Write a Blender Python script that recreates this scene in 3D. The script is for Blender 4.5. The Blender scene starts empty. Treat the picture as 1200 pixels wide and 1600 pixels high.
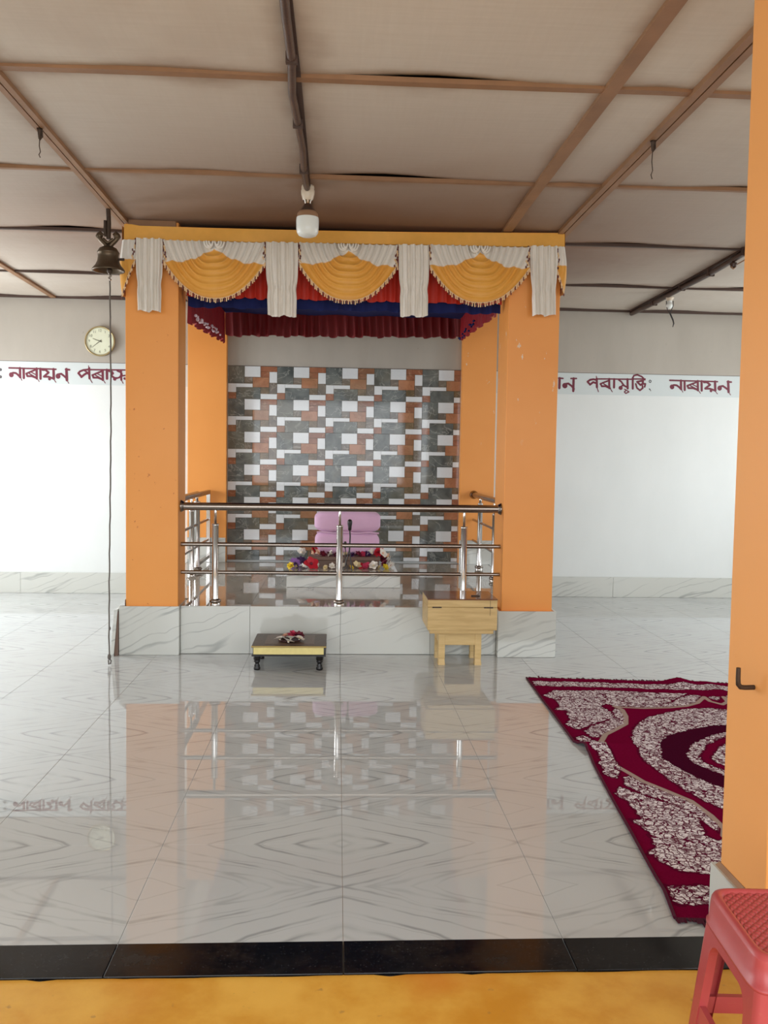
import bpy, bmesh, math, random
import numpy as np
from mathutils import Vector, Matrix
random.seed(7)
rng = np.random.default_rng(7)
scene = bpy.context.scene
COL = scene.collection
PI = math.pi

# ------------------------------------------------------------------ camera
cam_data = bpy.data.cameras.new('camera')
cam = bpy.data.objects.new('camera', cam_data)
COL.objects.link(cam)
cam_data.sensor_fit = 'HORIZONTAL'
cam_data.sensor_width = 36.0
cam_data.lens = 36.0 * 1380.0 / 1200.0
cam_data.clip_start = 0.05
CAMR = [[0.998534, -0.051861, 0.01549], [0.012397, -0.059452, -0.998154], [0.052686, 0.996883, -0.058722]]
r_, d_, f_ = CAMR
cam.matrix_world = Matrix(((r_[0], -d_[0], -f_[0], 0.0),
                           (r_[1], -d_[1], -f_[1], 0.0),
                           (r_[2], -d_[2], -f_[2], 1.31),
                           (0, 0, 0, 1)))
scene.camera = cam

# ------------------------------------------------------------------ daylight and exposure
world = bpy.data.worlds.new('overcast_sky')
scene.world = world
world.use_nodes = True
bg = world.node_tree.nodes['Background']
bg.inputs[0].default_value = (0.90, 0.96, 1.0, 1)
bg.inputs[1].default_value = 1.4

def window_light(name, loc, size, rot, power, color=(0.93, 0.97, 1.0)):
    ld = bpy.data.lights.new(name, 'AREA')
    ld.shape = 'RECTANGLE'
    ld.size, ld.size_y = size
    ld.energy = power
    ld.color = color
    o = bpy.data.objects.new(name, ld)
    COL.objects.link(o)
    o.location = loc
    o.rotation_euler = rot
    return o

# daylight through the side openings and the open front
window_light('daylight_left_rear', (-4.45, 7.2, 1.5), (1.3, 1.2), (0, -PI / 2 + 0.30, 0), 100)
window_light('daylight_left', (-4.45, 5.2, 1.5), (1.3, 1.2), (0, -PI / 2 + 0.30, 0), 50)
window_light('daylight_right', (5.25, 6.6, 1.5), (2.2, 1.2), (0, PI / 2 - 0.30, 0), 110)
window_light('daylight_front', (0.6, -1.9, 1.6), (6.5, 1.8), (PI / 2, 0, 0), 150)

vs = scene.view_settings
vs.view_transform = 'Standard'
try:
    vs.look = 'None'
except Exception:
    pass
vs.gamma = 1.0
vs.use_curve_mapping = False
vs.exposure = 0.20

# ------------------------------------------------------------------ material helpers
def s2l(c):
    return tuple(((x / 12.92) if x <= 0.04045 else ((x + 0.055) / 1.055) ** 2.4) for x in c)

def rgb(r, g, b):
    return s2l((r / 255.0, g / 255.0, b / 255.0)) + (1.0,)

class NT:
    def __init__(self, name):
        self.m = bpy.data.materials.new(name)
        self.m.use_nodes = True
        self.t = self.m.node_tree
        self.b = self.t.nodes['Principled BSDF']
    def n(self, kind, **kw):
        nd = self.t.nodes.new(kind)
        for k, v in kw.items():
            setattr(nd, k, v)
        return nd
    def l(self, a, b):
        self.t.links.new(a, b)
    def set(self, inp, v):
        if hasattr(v, 'is_output'):
            self.l(v, inp)
        else:
            inp.default_value = v
    def math(self, op, a, b=0.0, c=0.0, clamp=False):
        nd = self.n('ShaderNodeMath', operation=op)
        nd.use_clamp = clamp
        self.set(nd.inputs[0], a); self.set(nd.inputs[1], b)
        if op in ('SMOOTH_MIN', 'MULTIPLY_ADD', 'COMPARE', 'PINGPONG_'):
            self.set(nd.inputs[2], c)
        return nd.outputs[0]
    def smooth(self, x, lo, hi, a=0.0, b=1.0):
        nd = self.n('ShaderNodeMapRange', interpolation_type='SMOOTHSTEP')
        self.set(nd.inputs[0], x)
        nd.inputs[1].default_value, nd.inputs[2].default_value = lo, hi
        nd.inputs[3].default_value, nd.inputs[4].default_value = a, b
        return nd.outputs[0]
    def mix(self, fac, a, b):
        nd = self.n('ShaderNodeMix', data_type='RGBA')
        self.set(nd.inputs[0], fac)
        self.set(nd.inputs[6], a); self.set(nd.inputs[7], b)
        return nd.outputs[2]
    def coord(self, kind='Object'):
        if kind == 'World':
            return self.n('ShaderNodeNewGeometry').outputs['Position']
        return self.n('ShaderNodeTexCoord').outputs[kind]
    def noise(self, vec, scale, detail=4, rough=0.55, dist=0.0):
        nd = self.n('ShaderNodeTexNoise')
        self.l(vec, nd.inputs['Vector'])
        nd.inputs['Scale'].default_value = scale
        nd.inputs['Detail'].default_value = detail
        nd.inputs['Roughness'].default_value = rough
        nd.inputs['Distortion'].default_value = dist
        return nd.outputs['Fac']
    def map(self, vec, scale=(1, 1, 1), loc=(0, 0, 0), rot=(0, 0, 0)):
        nd = self.n('ShaderNodeMapping')
        self.l(vec, nd.inputs[0])
        nd.inputs[1].default_value = loc
        nd.inputs[2].default_value = rot
        nd.inputs[3].default_value = scale
        return nd.outputs[0]
    def sep(self, vec):
        nd = self.n('ShaderNodeSeparateXYZ')
        self.l(vec, nd.inputs[0])
        return nd.outputs
    def comb(self, x, y, z):
        nd = self.n('ShaderNodeCombineXYZ')
        for i, v in enumerate((x, y, z)):
            self.set(nd.inputs[i], v)
        return nd.outputs[0]
    def bump(self, h, strength=0.3, dist=0.01):
        nd = self.n('ShaderNodeBump')
        nd.inputs['Strength'].default_value = strength
        nd.inputs['Distance'].default_value = dist
        self.l(h, nd.inputs['Height'])
        self.l(nd.outputs[0], self.b.inputs['Normal'])
    def fin(self, color, rough=0.5, metal=0.0, spec=0.5, coat=0.0):
        self.set(self.b.inputs['Base Color'], color)
        self.set(self.b.inputs['Roughness'], rough)
        self.b.inputs['Metallic'].default_value = metal
        self.b.inputs['Specular IOR Level'].default_value = spec
        self.b.inputs['Coat Weight'].default_value = coat
        self.b.inputs['Coat Roughness'].default_value = 0.05
        return self.m

def simple(name, c, rough=0.5, metal=0.0, var=0.12, scale=8.0, bump=0.0, bscale=60.0, spec=0.5, coat=0.0, kind='Object'):
    t = NT(name)
    v = t.coord(kind)
    n = t.noise(v, scale, 5)
    dk = tuple(x * (1 - var) for x in c[:3]) + (1,)
    lt = tuple(min(1, x * (1 + var)) for x in c[:3]) + (1,)
    col = t.mix(n, dk, lt)
    if bump > 0:
        t.bump(t.noise(v, bscale, 3), bump, 0.004)
    return t.fin(col, rough, metal, spec, coat)

M = {}
# ------------------------------------------------------------------ mesh helpers
class MB:
    """collects faces, builds one mesh"""
    def __init__(self):
        self.v, self.f, self.mi, self.sm = [], [], [], []
    def add(self, vs_, fs_, mi=0, smooth=False):
        o = len(self.v)
        self.v += [tuple(p) for p in vs_]
        for f in fs_:
            self.f.append(tuple(i + o for i in f)); self.mi.append(mi); self.sm.append(smooth)
        return self
    def box(self, x0, x1, y0, y1, z0, z1, mi=0, rot=None, piv=None):
        p = [(x, y, z) for z in (z0, z1) for y in (y0, y1) for x in (x0, x1)]
        if rot is not None:
            c = Vector(piv) if piv else Vector(((x0 + x1) / 2, (y0 + y1) / 2, (z0 + z1) / 2))
            p = [tuple(rot @ (Vector(q) - c) + c) for q in p]
        return self.add(p, [(0, 2, 3, 1), (4, 5, 7, 6), (0, 1, 5, 4), (2, 6, 7, 3), (0, 4, 6, 2), (1, 3, 7, 5)], mi)
    def bbox(self, x0, x1, y0, y1, z0, z1, b=0.004, mi=0):
        """bevelled box"""
        bm = bmesh.new()
        bmesh.ops.create_cube(bm, size=1.0)
        for v in bm.verts:
            v.co = Vector(((x0 + x1) / 2 + v.co.x * (x1 - x0), (y0 + y1) / 2 + v.co.y * (y1 - y0), (z0 + z1) / 2 + v.co.z * (z1 - z0)))
        bmesh.ops.bevel(bm, geom=bm.edges[:], offset=b, segments=2, affect='EDGES', profile=0.5)
        bm.verts.index_update()
        self.add([tuple(v.co) for v in bm.verts], [tuple(v.index for v in f.verts) for f in bm.faces], mi)
        bm.free()
        return self
    def tube(self, pts, r, n=10, mi=0, caps=True):
        pts = [Vector(p) for p in pts]
        rs = r if isinstance(r, (list, tuple)) else [r] * len(pts)
        vs_, fs_ = [], []
        prev = None
        for i, p in enumerate(pts):
            a = pts[max(0, i - 1)]; b = pts[min(len(pts) - 1, i + 1)]
            t = (b - a).normalized()
            if prev is None:
                up = Vector((0, 0, 1)) if abs(t.z) < 0.9 else Vector((1, 0, 0))
                u = t.cross(up).normalized()
            else:
                u = (prev - t * prev.dot(t)).normalized()
            prev = u
            w = t.cross(u)
            for k in range(n):
                ang = 2 * PI * k / n
                vs_.append(tuple(p + (u * math.cos(ang) + w * math.sin(ang)) * rs[i]))
        for i in range(len(pts) - 1):
            for k in range(n):
                k2 = (k + 1) % n
                fs_.append((i * n + k, i * n + k2, (i + 1) * n + k2, (i + 1) * n + k))
        self.add(vs_, fs_, mi, True)
        if caps:
            self.add([vs_[k] for k in range(n)], [tuple(range(n))[::-1]], mi)
            self.add([vs_[(len(pts) - 1) * n + k] for k in range(n)], [tuple(range(n))], mi)
        return self
    def lathe(self, prof, c=(0, 0, 0), n=20, mi=0, axis='z', mis=None):
        """prof: list of (radius, height)"""
        vs_, fs_ = [], []
        for r, h in prof:
            for k in range(n):
                a = 2 * PI * k / n
                x, y, z = r * math.cos(a), r * math.sin(a), h
                if axis == 'y':
                    x, y, z = x, h, -y
                elif axis == 'x':
                    x, y, z = h, x, y
                vs_.append((c[0] + x, c[1] + y, c[2] + z))
        for i in range(len(prof) - 1):
            for k in range(n):
                k2 = (k + 1) % n
                self.add([], [], mi)
                fs_.append((i * n + k, i * n + k2, (i + 1) * n + k2, (i + 1) * n + k))
        o = len(self.v)
        self.add(vs_, fs_, mi, True)
        if mis:
            cnt = len(fs_)
            for q in range(cnt):
                self.mi[len(self.mi) - cnt + q] = mis[q // n]
        return self
    def grid(self, fn, nu, nv, mi=0, smooth=True):
        vs_ = [fn(i / (nu - 1), j / (nv - 1)) for i in range(nu) for j in range(nv)]
        fs_ = [(i * nv + j, (i + 1) * nv + j, (i + 1) * nv + j + 1, i * nv + j + 1) for i in range(nu - 1) for j in range(nv - 1)]
        return self.add(vs_, fs_, mi, smooth)
    def ball(self, c, r, n=8, m=6, mi=0, sc=(1, 1, 1)):
        prof = [(max(1e-4, r * math.sin(PI * i / m)), -r * math.cos(PI * i / m)) for i in range(m + 1)]
        vs_, fs_ = [], []
        for a, h in prof:
            for k in range(n):
                t = 2 * PI * k / n
                vs_.append((c[0] + a * math.cos(t) * sc[0], c[1] + a * math.sin(t) * sc[1], c[2] + h * sc[2]))
        for i in range(m):
            for k in range(n):
                k2 = (k + 1) % n
                fs_.append((i * n + k, i * n + k2, (i + 1) * n + k2, (i + 1) * n + k))
        return self.add(vs_, fs_, mi, True)

BASE = {}
def link_mesh(name, mb, mats, parent=None, loc=None, mesh=None):
    base = Vector(loc) if loc is not None else (BASE.get(parent.name, Vector((0, 0, 0))) if parent else Vector((0, 0, 0)))
    if mesh is None:
        me = bpy.data.meshes.new(name)
        me.from_pydata([tuple(Vector(p) - base) for p in mb.v], [], mb.f)
        if not isinstance(mats, (list, tuple)):
            mats = [mats]
        for m in mats:
            me.materials.append(m)
        me.polygons.foreach_set('material_index', mb.mi)
        me.polygons.foreach_set('use_smooth', mb.sm)
        me.update()
    else:
        me = mesh
    o = bpy.data.objects.new(name, me)
    COL.objects.link(o)
    if parent is not None:
        o.parent = parent
    elif loc is not None:
        o.location = loc
    BASE[o.name] = base
    return o

def part(name, mb, mats, parent, label=None):
    o = link_mesh(name, mb, mats, parent)
    if label:
        o['label'] = label
    return o

def thing(name, label, cat, loc=(0, 0, 0), group=None):
    o = bpy.data.objects.new(name, None)
    o.empty_display_size = 0.1
    COL.objects.link(o)
    o.location = loc
    o['label'] = label
    o['category'] = cat
    if group:
        o['group'] = group
    BASE[o.name] = Vector(loc)
    return o

def solo(name, mb, mats, label, cat, loc, group=None):
    o = link_mesh(name, mb, mats, None, loc)
    o['label'] = label
    o['category'] = cat
    if group:
        o['group'] = group
    return o

def struct(name, mb, mats, parent=None, kind='structure'):
    o = link_mesh(name, mb, mats, parent)
    if parent is None:
        o['kind'] = kind
    return o

# ------------------------------------------------------------------ materials
def marble(name, base, vein, strength, rough, mirrored, ior=1.5):
    t = NT(name)
    pos = t.coord('World')
    if mirrored:
        s = t.sep(pos)
        p = t.math('PINGPONG', t.math('ADD', s[0], 0.575), 0.605)
        q = t.math('PINGPONG', t.math('ADD', s[1], -2.948), 0.306)
        mv = t.comb(p, q, 0.0)
        w = t.noise(mv, 3.2, 3)
        f = t.math('MULTIPLY', t.math('SUBTRACT', t.math('COSINE', t.math('MULTIPLY', p, PI / 0.605)), t.math('COSINE', t.math('MULTIPLY', q, PI / 0.306))), 0.5)
        fl = t.math('SUBTRACT', t.math('MULTIPLY', q, 3.268), t.math('MULTIPLY', p, 1.653))
        f = t.math('ADD', t.math('MULTIPLY', f, 0.22), t.math('MULTIPLY', fl, 0.78))
        f = t.math('ADD', f, t.math('MULTIPLY', t.math('SUBTRACT', w, 0.5), 0.26))
        along = t.math('ADD', t.math('MULTIPLY', q, 0.7), p)
        v1 = t.noise(t.comb(t.math('MULTIPLY', f, 1.9), t.math('MULTIPLY', along, 0.5), 1.7), 1.0, 1)
        v2 = t.noise(t.comb(t.math('MULTIPLY', f, 2.8), t.math('MULTIPLY', along, 0.8), 7.3), 1.0, 1)
        br = t.smooth(t.noise(mv, 4.0, 2), 0.30, 0.62)
        a1 = t.smooth(t.math('ABSOLUTE', t.math('SUBTRACT', v1, 0.5)), 0.0, 0.026, 0.9, 0.0)
        a2 = t.smooth(t.math('ABSOLUTE', t.math('SUBTRACT', v2, 0.46)), 0.0, 0.018, 0.45, 0.0)
        # the strongest vein runs from corner to corner
        a3 = t.smooth(t.math('ABSOLUTE', f), 0.0, 0.035, 0.8, 0.0)
        v = t.math('MAXIMUM', t.math('MAXIMUM', a1, a2), a3)
        v = t.math('MULTIPLY', v, br)
        cloud = t.noise(mv, 3.0, 4)
    else:
        m = t.map(pos, (1.0, 1.0, 1.0), rot=(0.0, 0.36, 0.2))
        w = t.noise(m, 2.2, 3)
        ss = t.sep(m)
        f = t.math('ADD', t.math('MULTIPLY', ss[2], 5.0), t.math('MULTIPLY', t.math('SUBTRACT', w, 0.5), 0.8))
        v1 = t.noise(t.comb(t.math('MULTIPLY', f, 2.0), t.math('MULTIPLY', ss[0], 0.5), t.math('MULTIPLY', ss[1], 0.5)), 1.2, 1)
        v = t.smooth(t.math('ABSOLUTE', t.math('SUBTRACT', v1, 0.5)), 0.0, 0.03, 1.0, 0.0)
        v = t.math('MULTIPLY', v, t.smooth(t.noise(pos, 3.0, 2), 0.3, 0.62))
        cloud = t.noise(pos, 2.5, 4)
    b2 = tuple(x * 0.93 for x in base[:3]) + (1,)
    col = t.mix(cloud, b2, base)
    col = t.mix(t.math('MULTIPLY', v, strength), col, vein)
    t.b.inputs['IOR'].default_value = ior
    return t.fin(col, rough, 0, 0.5)

M['floor'] = marble('polished_floor_marble', rgb(195, 198, 197), rgb(96, 98, 98), 0.56, 0.006, True, 1.64)
M['marble'] = marble('veined_marble_tile', rgb(206, 207, 200), rgb(126, 128, 126), 0.55, 0.10, False)
M['platform'] = marble('platform_top_marble', rgb(172, 166, 154), rgb(120, 118, 112), 0.35, 0.01, False, 1.9)
M['grout'] = simple('grey_grout', rgb(140, 137, 130), 0.8, kind='World')

def orange_paint():
    t = NT('orange_wall_paint')
    p = t.coord('World')
    n = t.noise(p, 1.6, 4)
    col = t.mix(n, rgb(231, 149, 66), rgb(240, 163, 84))
    n2 = t.noise(p, 30.0, 3)
    col = t.mix(t.smooth(n2, 0.70, 0.76), col, rgb(196, 112, 52))
    t.bump(t.noise(p, 90.0, 3), 0.08, 0.003)
    return t.fin(col, 0.42, 0, 0.4)
M['orange'] = orange_paint()
M['orange_pale'] = simple('pale_orange_paint', rgb(237, 166, 92), 0.45, var=0.04, scale=2.0, bump=0.06, bscale=90, kind='World')  # paler, less saturated orange, used on the near pillar only

def orange_chipped():
    t = NT('chipped_orange_paint')
    p = t.coord('World')
    n = t.noise(p, 1.6, 4)
    col = t.mix(n, rgb(231, 148, 66), rgb(240, 162, 84))
    s = t.sep(p)
    band = t.smooth(s[2], 1.3, 2.1)
    chip = t.smooth(t.noise(t.map(p, (1.0, 1.0, 0.55)), 17.0, 5, 0.6), 0.665, 0.685)
    col = t.mix(t.math('MULTIPLY', chip, band), col, rgb(226, 206, 184))
    t.bump(t.noise(p, 90.0, 3), 0.08, 0.003)
    return t.fin(col, 0.42, 0, 0.4)
M['orange_chipped'] = orange_chipped()

def yellow_floor():
    t = NT('worn_yellow_floor_paint')
    p = t.coord('World')
    n = t.noise(p, 3.2, 6, 0.62)
    col = t.mix(t.smooth(n, 0.32, 0.68), rgb(202, 138, 34), rgb(226, 174, 74))
    n2 = t.noise(p, 1.3, 3)
    col = t.mix(t.smooth(n2, 0.52, 0.72), col, rgb(206, 120, 34))
    n3 = t.noise(p, 22.0, 4)
    col = t.mix(t.smooth(n3, 0.66, 0.74, 0, 0.5), col, rgb(150, 112, 66))
    t.bump(t.noise(p, 40.0, 4), 0.12, 0.004)
    return t.fin(col, 0.45, 0, 0.4)
M['yellow'] = yellow_floor()

def granite():
    t = NT('black_granite')
    p = t.coord('World')
    n = t.noise(p, 220.0, 2)
    col = t.mix(t.smooth(n, 0.60, 0.74), rgb(15, 16, 18), rgb(46, 48, 52))
    n2 = t.noise(p, 5.0, 5, 0.65)
    col = t.mix(t.smooth(n2, 0.60, 0.78, 0, 0.45), col, rgb(70, 68, 66))
    r = t.smooth(n2, 0.4, 0.75, 0.10, 0.35)
    return t.fin(col, r, 0, 0.3)
M['granite'] = granite()
M['concrete'] = simple('chipped_concrete', rgb(128, 124, 116), 0.85, var=0.3, scale=30, bump=0.4, kind='World')

def white_wall():
    t = NT('white_wall_paint')
    p = t.coord('World')
    n = t.noise(t.map(p, (0.8, 0.8, 0.35)), 2.4, 5, 0.6)
    col = t.mix(n, rgb(214, 218, 216), rgb(230, 233, 231))
    n2 = t.noise(p, 16.0, 3)
    col = t.mix(t.smooth(n2, 0.73, 0.78, 0, 0.35), col, rgb(150, 150, 146))
    t.bump(t.noise(p, 25.0, 4), 0.08, 0.004)
    return t.fin(col, 0.55, 0, 0.3)
M['white_wall'] = white_wall()
M['band'] = simple('pale_blue_grey_band_paint', rgb(204, 212, 212), 0.55, var=0.04, scale=2.0, kind='World')

def grey_upper():
    t = NT('dusty_grey_sheet')
    p = t.coord('World')
    n = t.noise(t.map(p, (1.0, 1.0, 0.3)), 1.8, 6, 0.62)
    col = t.mix(n, rgb(156, 149, 139), rgb(188, 182, 172))
    n2 = t.noise(p, 14.0, 3)
    col = t.mix(t.smooth(n2, 0.70, 0.78, 0, 0.35), col, rgb(118, 110, 102))
    s = t.sep(p)
    top = t.math('MULTIPLY', t.smooth(s[2], 2.62, 2.8), t.smooth(n, 0.35, 0.7))
    col = t.mix(t.math('MULTIPLY', top, 0.35), col, rgb(110, 100, 90))
    return t.fin(col, 0.7, 0, 0.25)
M['upper'] = grey_upper()

def ceiling_board():
    t = NT('smoke_stained_ceiling_board')
    p = t.coord('World')
    s = t.sep(p)
    # woven cloth like streaks along x
    w = t.noise(t.map(p, (1.3, 22.0, 1.0)), 3.0, 4, 0.6)
    w2 = t.noise(t.map(p, (22.0, 1.3, 1.0)), 3.0, 4, 0.6)
    n = t.noise(p, 0.9, 5, 0.6)
    col = t.mix(w, rgb(202, 193, 180), rgb(218, 210, 199))
    col = t.mix(t.math('MULTIPLY', w2, 0.4), col, rgb(190, 178, 164))
    col = t.mix(t.smooth(n, 0.42, 0.72, 0, 0.4), col, rgb(180, 162, 146))
    # incense soot gathered above the shrine front
    dx = t.math('SUBTRACT', s[0], 0.1)
    dy = t.math('SUBTRACT', s[1], 6.2)
    d = t.math('SQRT', t.math('ADD', t.math('MULTIPLY', t.math('MULTIPLY', dx, dx), 0.55), t.math('MULTIPLY', dy, dy)))
    d = t.math('ADD', d, t.math('MULTIPLY', t.math('SUBTRACT', n, 0.5), 1.0))
    soot = t.smooth(d, 0.3, 2.9, 0.95, 0.0)
    col = t.mix(soot, col, rgb(116, 80, 56))
    # brown smoke stains creeping in from the joints of each board
    e = t.sep(t.coord('Generated'))
    ed = t.math('MINIMUM', t.math('MINIMUM', e[0], t.math('SUBTRACT', 1.0, e[0])), t.math('MINIMUM', e[1], t.math('SUBTRACT', 1.0, e[1])))
    ed = t.math('ADD', ed, t.math('MULTIPLY', t.math('SUBTRACT', t.noise(p, 2.2, 4), 0.42), 0.28))
    near = t.smooth(d, 1.5, 5.5, 0.62, 0.28)
    col = t.mix(t.math('MULTIPLY', t.smooth(ed, -0.03, 0.12, 1.0, 0.0), near), col, rgb(128, 92, 64))
    return t.fin(col, 0.62, 0, 0.3)
M['board'] = ceiling_board()
M['batten'] = simple('brown_wood_batten', rgb(146, 108, 76), 0.6, var=0.35, scale=6.0, bump=0.2, kind='World')
M['batten_dark'] = simple('sooty_wood', rgb(70, 50, 40), 0.6, var=0.35, scale=6.0, bump=0.2, kind='World')
M['void'] = simple('dark_roof_space', rgb(40, 30, 24), 0.9, kind='World')
M['conduit'] = simple('grimy_brown_conduit', rgb(74, 52, 42), 0.38, var=0.5, scale=9.0, bump=0.2, kind='World')
M['steel'] = simple('stainless_steel', rgb(204, 200, 196), 0.14, 1.0, var=0.06, scale=30, kind='World')
M['steel_dark'] = simple('dull_steel', rgb(150, 140, 132), 0.24, 1.0, var=0.12, scale=20, kind='World')
M['ground'] = simple('outdoor_ground', rgb(96, 98, 66), 0.9, var=0.25, scale=1.0, kind='World')

def veined_stone(name, a, b, vein, vs_=9.0, rough=0.05):
    t = NT(name)
    p = t.coord('World')
    n = t.noise(p, 7.0, 5, 0.55, 0.6)
    col = t.mix(t.smooth(n, 0.3, 0.7), a, b)
    v = t.noise(t.map(p, (1.0, 1.0, 1.6), rot=(0, 0.7, 0)), vs_, 4, 0.55, 1.2)
    k = t.smooth(t.math('ABSOLUTE', t.math('SUBTRACT', v, 0.5)), 0.0, 0.02, 0.42, 0.0)
    col = t.mix(k, col, vein)
    tint = t.smooth(t.noise(p, 3.1, 2), 0.45, 0.65, 0.0, 0.35)
    col = t.mix(tint, col, rgb(118, 108, 84))
    return t.fin(col, rough, 0, 0.3)
M['slate'] = veined_stone('dark_slate_print', rgb(80, 85, 84), rgb(112, 117, 114), rgb(178, 180, 174), 4.0)
M['slate_brown'] = veined_stone('brown_grey_slate_print', rgb(98, 92, 86), rgb(128, 118, 108), rgb(178, 170, 160), 4.0)
M['rust'] = veined_stone('rust_stone_print', rgb(132, 86, 66), rgb(158, 106, 80), rgb(196, 154, 126), 4.0)
M['tan_stone'] = veined_stone('orange_tan_stone_print', rgb(160, 108, 78), rgb(180, 128, 96), rgb(130, 88, 66), 7.0)
M['olive_stone'] = veined_stone('olive_brown_stone_print', rgb(92, 82, 62), rgb(130, 108, 84), rgb(170, 150, 124))
M['white_block'] = simple('ribbed_white_print', rgb(214, 218, 220), 0.08, var=0.05, scale=40, kind='World')

def cloth(name, c, var=0.12, rough=0.75, sheen=0.2, scale=14.0):
    t = NT(name)
    p = t.coord('World')
    n = t.noise(p, scale, 4)
    col = t.mix(n, tuple(x * (1 - var) for x in c[:3]) + (1,), tuple(min(1, x * (1 + var)) for x in c[:3]) + (1,))
    t.b.inputs['Sheen Weight'].default_value = sheen
    return t.fin(col, rough, 0, 0.3)
M['gold_cloth'] = cloth('golden_yellow_satin', rgb(232, 172, 80), rough=0.5, sheen=0.05)
M['silver_cloth'] = cloth('silver_white_satin', rgb(230, 224, 214), 0.06, 0.38, 0.15)
M['red_cloth'] = cloth('red_satin', rgb(196, 54, 40), 0.15, 0.5, 0.0)
M['maroon_cloth'] = cloth('maroon_satin', rgb(110, 20, 22), 0.18, 0.6, 0.0)
M['crimson_net'] = cloth('crimson_net_cloth', rgb(136, 20, 28), 0.2, 0.6, 0.0)
M['blue_cloth'] = cloth('royal_blue_satin', rgb(22, 32, 88), 0.15, 0.8, 0.0)
M['sequin'] = simple('white_sequin', rgb(220, 200, 210), 0.3, var=0.2)
M['fringe_light'] = simple('cream_fringe_thread', rgb(232, 196, 150), 0.7)
M['fringe_dark'] = simple('brown_fringe_thread', rgb(110, 62, 56), 0.7)
M['pink_cloth'] = cloth('pink_cotton_cover', rgb(224, 184, 216), 0.04, 0.85)

def swag_cloth():
    t = NT('swag_two_tone_satin')
    a = t.n('ShaderNodeAttribute')
    a.attribute_name = 'heading'
    k = t.smooth(a.outputs['Fac'], -0.004, 0.004)
    p = t.coord('World')
    n = t.noise(p, 14.0, 4)
    gold = t.mix(n, rgb(220, 154, 58), rgb(236, 174, 80))
    silver = t.mix(n, rgb(220, 214, 204), rgb(234, 229, 220))
    t.b.inputs['Sheen Weight'].default_value = 0.15
    return t.fin(t.mix(k, gold, silver), 0.45, 0, 0.35)
M['swag'] = swag_cloth()

def wood(name, a, b, rough=0.5, axis=(1.5, 14.0, 14.0), coat=0.0):
    t = NT(name)
    p = t.coord('World')
    n = t.noise(t.map(p, axis), 3.0, 5, 0.6, 0.4)
    col = t.mix(t.smooth(n, 0.3, 0.7), a, b)
    n2 = t.noise(p, 3.0, 3)
    col = t.mix(t.math('MULTIPLY', n2, 0.25), col, tuple(x * 0.75 for x in b[:3]) + (1,))
    return t.fin(col, rough, 0, 0.5, coat)
M['box_wood'] = wood('varnished_pale_wood', rgb(190, 156, 98), rgb(212, 180, 122), 0.4)
M['lid_wood'] = wood('polished_brown_lid', rgb(112, 74, 54), rgb(138, 96, 72), 0.10)
M['stand_wood'] = wood('yellow_pale_wood', rgb(206, 172, 112), rgb(222, 190, 132), 0.5)
M['dark_lacquer'] = simple('black_lacquered_wood', rgb(16, 12, 13), 0.3, var=0.3)
M['carved_top'] = simple('dark_carved_wood', rgb(78, 60, 46), 0.4, var=0.35, scale=40, bump=0.5, bscale=80)
M['carved_inner'] = simple('brown_carved_wood', rgb(104, 82, 66), 0.4, var=0.3, scale=40, bump=0.5, bscale=80)
M['gilt'] = simple('pale_gold_paint', rgb(232, 216, 142), 0.45, var=0.12, scale=40, bump=0.3, bscale=120)
M['gold_edge'] = simple('dull_gold_edge', rgb(176, 150, 84), 0.45)
M['brown_stand'] = simple('brown_low_stand', rgb(110, 84, 70), 0.5, var=0.2, scale=6)
M['bronze'] = simple('aged_bronze', rgb(92, 78, 62), 0.42, 0.75, var=0.35, scale=12, bump=0.15)
M['iron'] = simple('rusty_iron', rgb(70, 56, 46), 0.6, 0.5, var=0.5, scale=40, bump=0.4)
M['rope'] = simple('dirty_grey_rope', rgb(104, 98, 92), 0.9, var=0.3, scale=40)
M['bulb_white'] = simple('milky_bulb_diffuser', rgb(228, 232, 228), 0.3, var=0.03)
M['bulb_base'] = simple('scorched_bulb_base', rgb(70, 48, 38), 0.4, var=0.5, scale=20)
M['bulb_collar'] = simple('tan_bulb_collar', rgb(156, 120, 92), 0.4, var=0.3)
M['holder'] = simple('cream_bulb_holder', rgb(214, 200, 180), 0.35, var=0.08)
M['clock_face'] = simple('pale_green_clock_face', rgb(222, 226, 202), 0.2, var=0.03)
M['clock_rim'] = simple('brass_clock_rim', rgb(176, 158, 116), 0.3, 0.6)
M['clock_ink'] = simple('faded_grey_ink', rgb(120, 122, 106), 0.5)
M['letter'] = simple('maroon_letter_paint', rgb(106, 24, 48), 0.5, var=0.18, scale=12, kind='World')
M['letter_grey'] = simple('dark_grey_letter_paint', rgb(84, 78, 82), 0.5)
M['mic'] = simple('black_plastic', rgb(26, 22, 22), 0.4)
M['white_petal'] = simple('white_petal', rgb(236, 230, 220), 0.6, var=0.06)
M['cream_petal'] = simple('cream_petal', rgb(226, 206, 160), 0.6, var=0.08)
M['yellow_petal'] = simple('yellow_petal', rgb(232, 202, 50), 0.6, var=0.08)
M['red_petal'] = simple('red_petal', rgb(198, 26, 48), 0.6, var=0.12)
M['pink_petal'] = simple('pink_red_petal', rgb(206, 60, 96), 0.6, var=0.12)
M['maroon_petal'] = simple('maroon_petal', rgb(110, 24, 48), 0.6, var=0.15)
M['purple_petal'] = simple('purple_petal', rgb(150, 104, 176), 0.6, var=0.15)
M['violet_petal'] = simple('dark_violet_petal', rgb(66, 34, 84), 0.6, var=0.15)
M['peach_petal'] = simple('peach_petal', rgb(232, 186, 160), 0.6, var=0.08)
M['leaf'] = simple('dark_leaf', rgb(70, 36, 34), 0.5, var=0.2)

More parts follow.
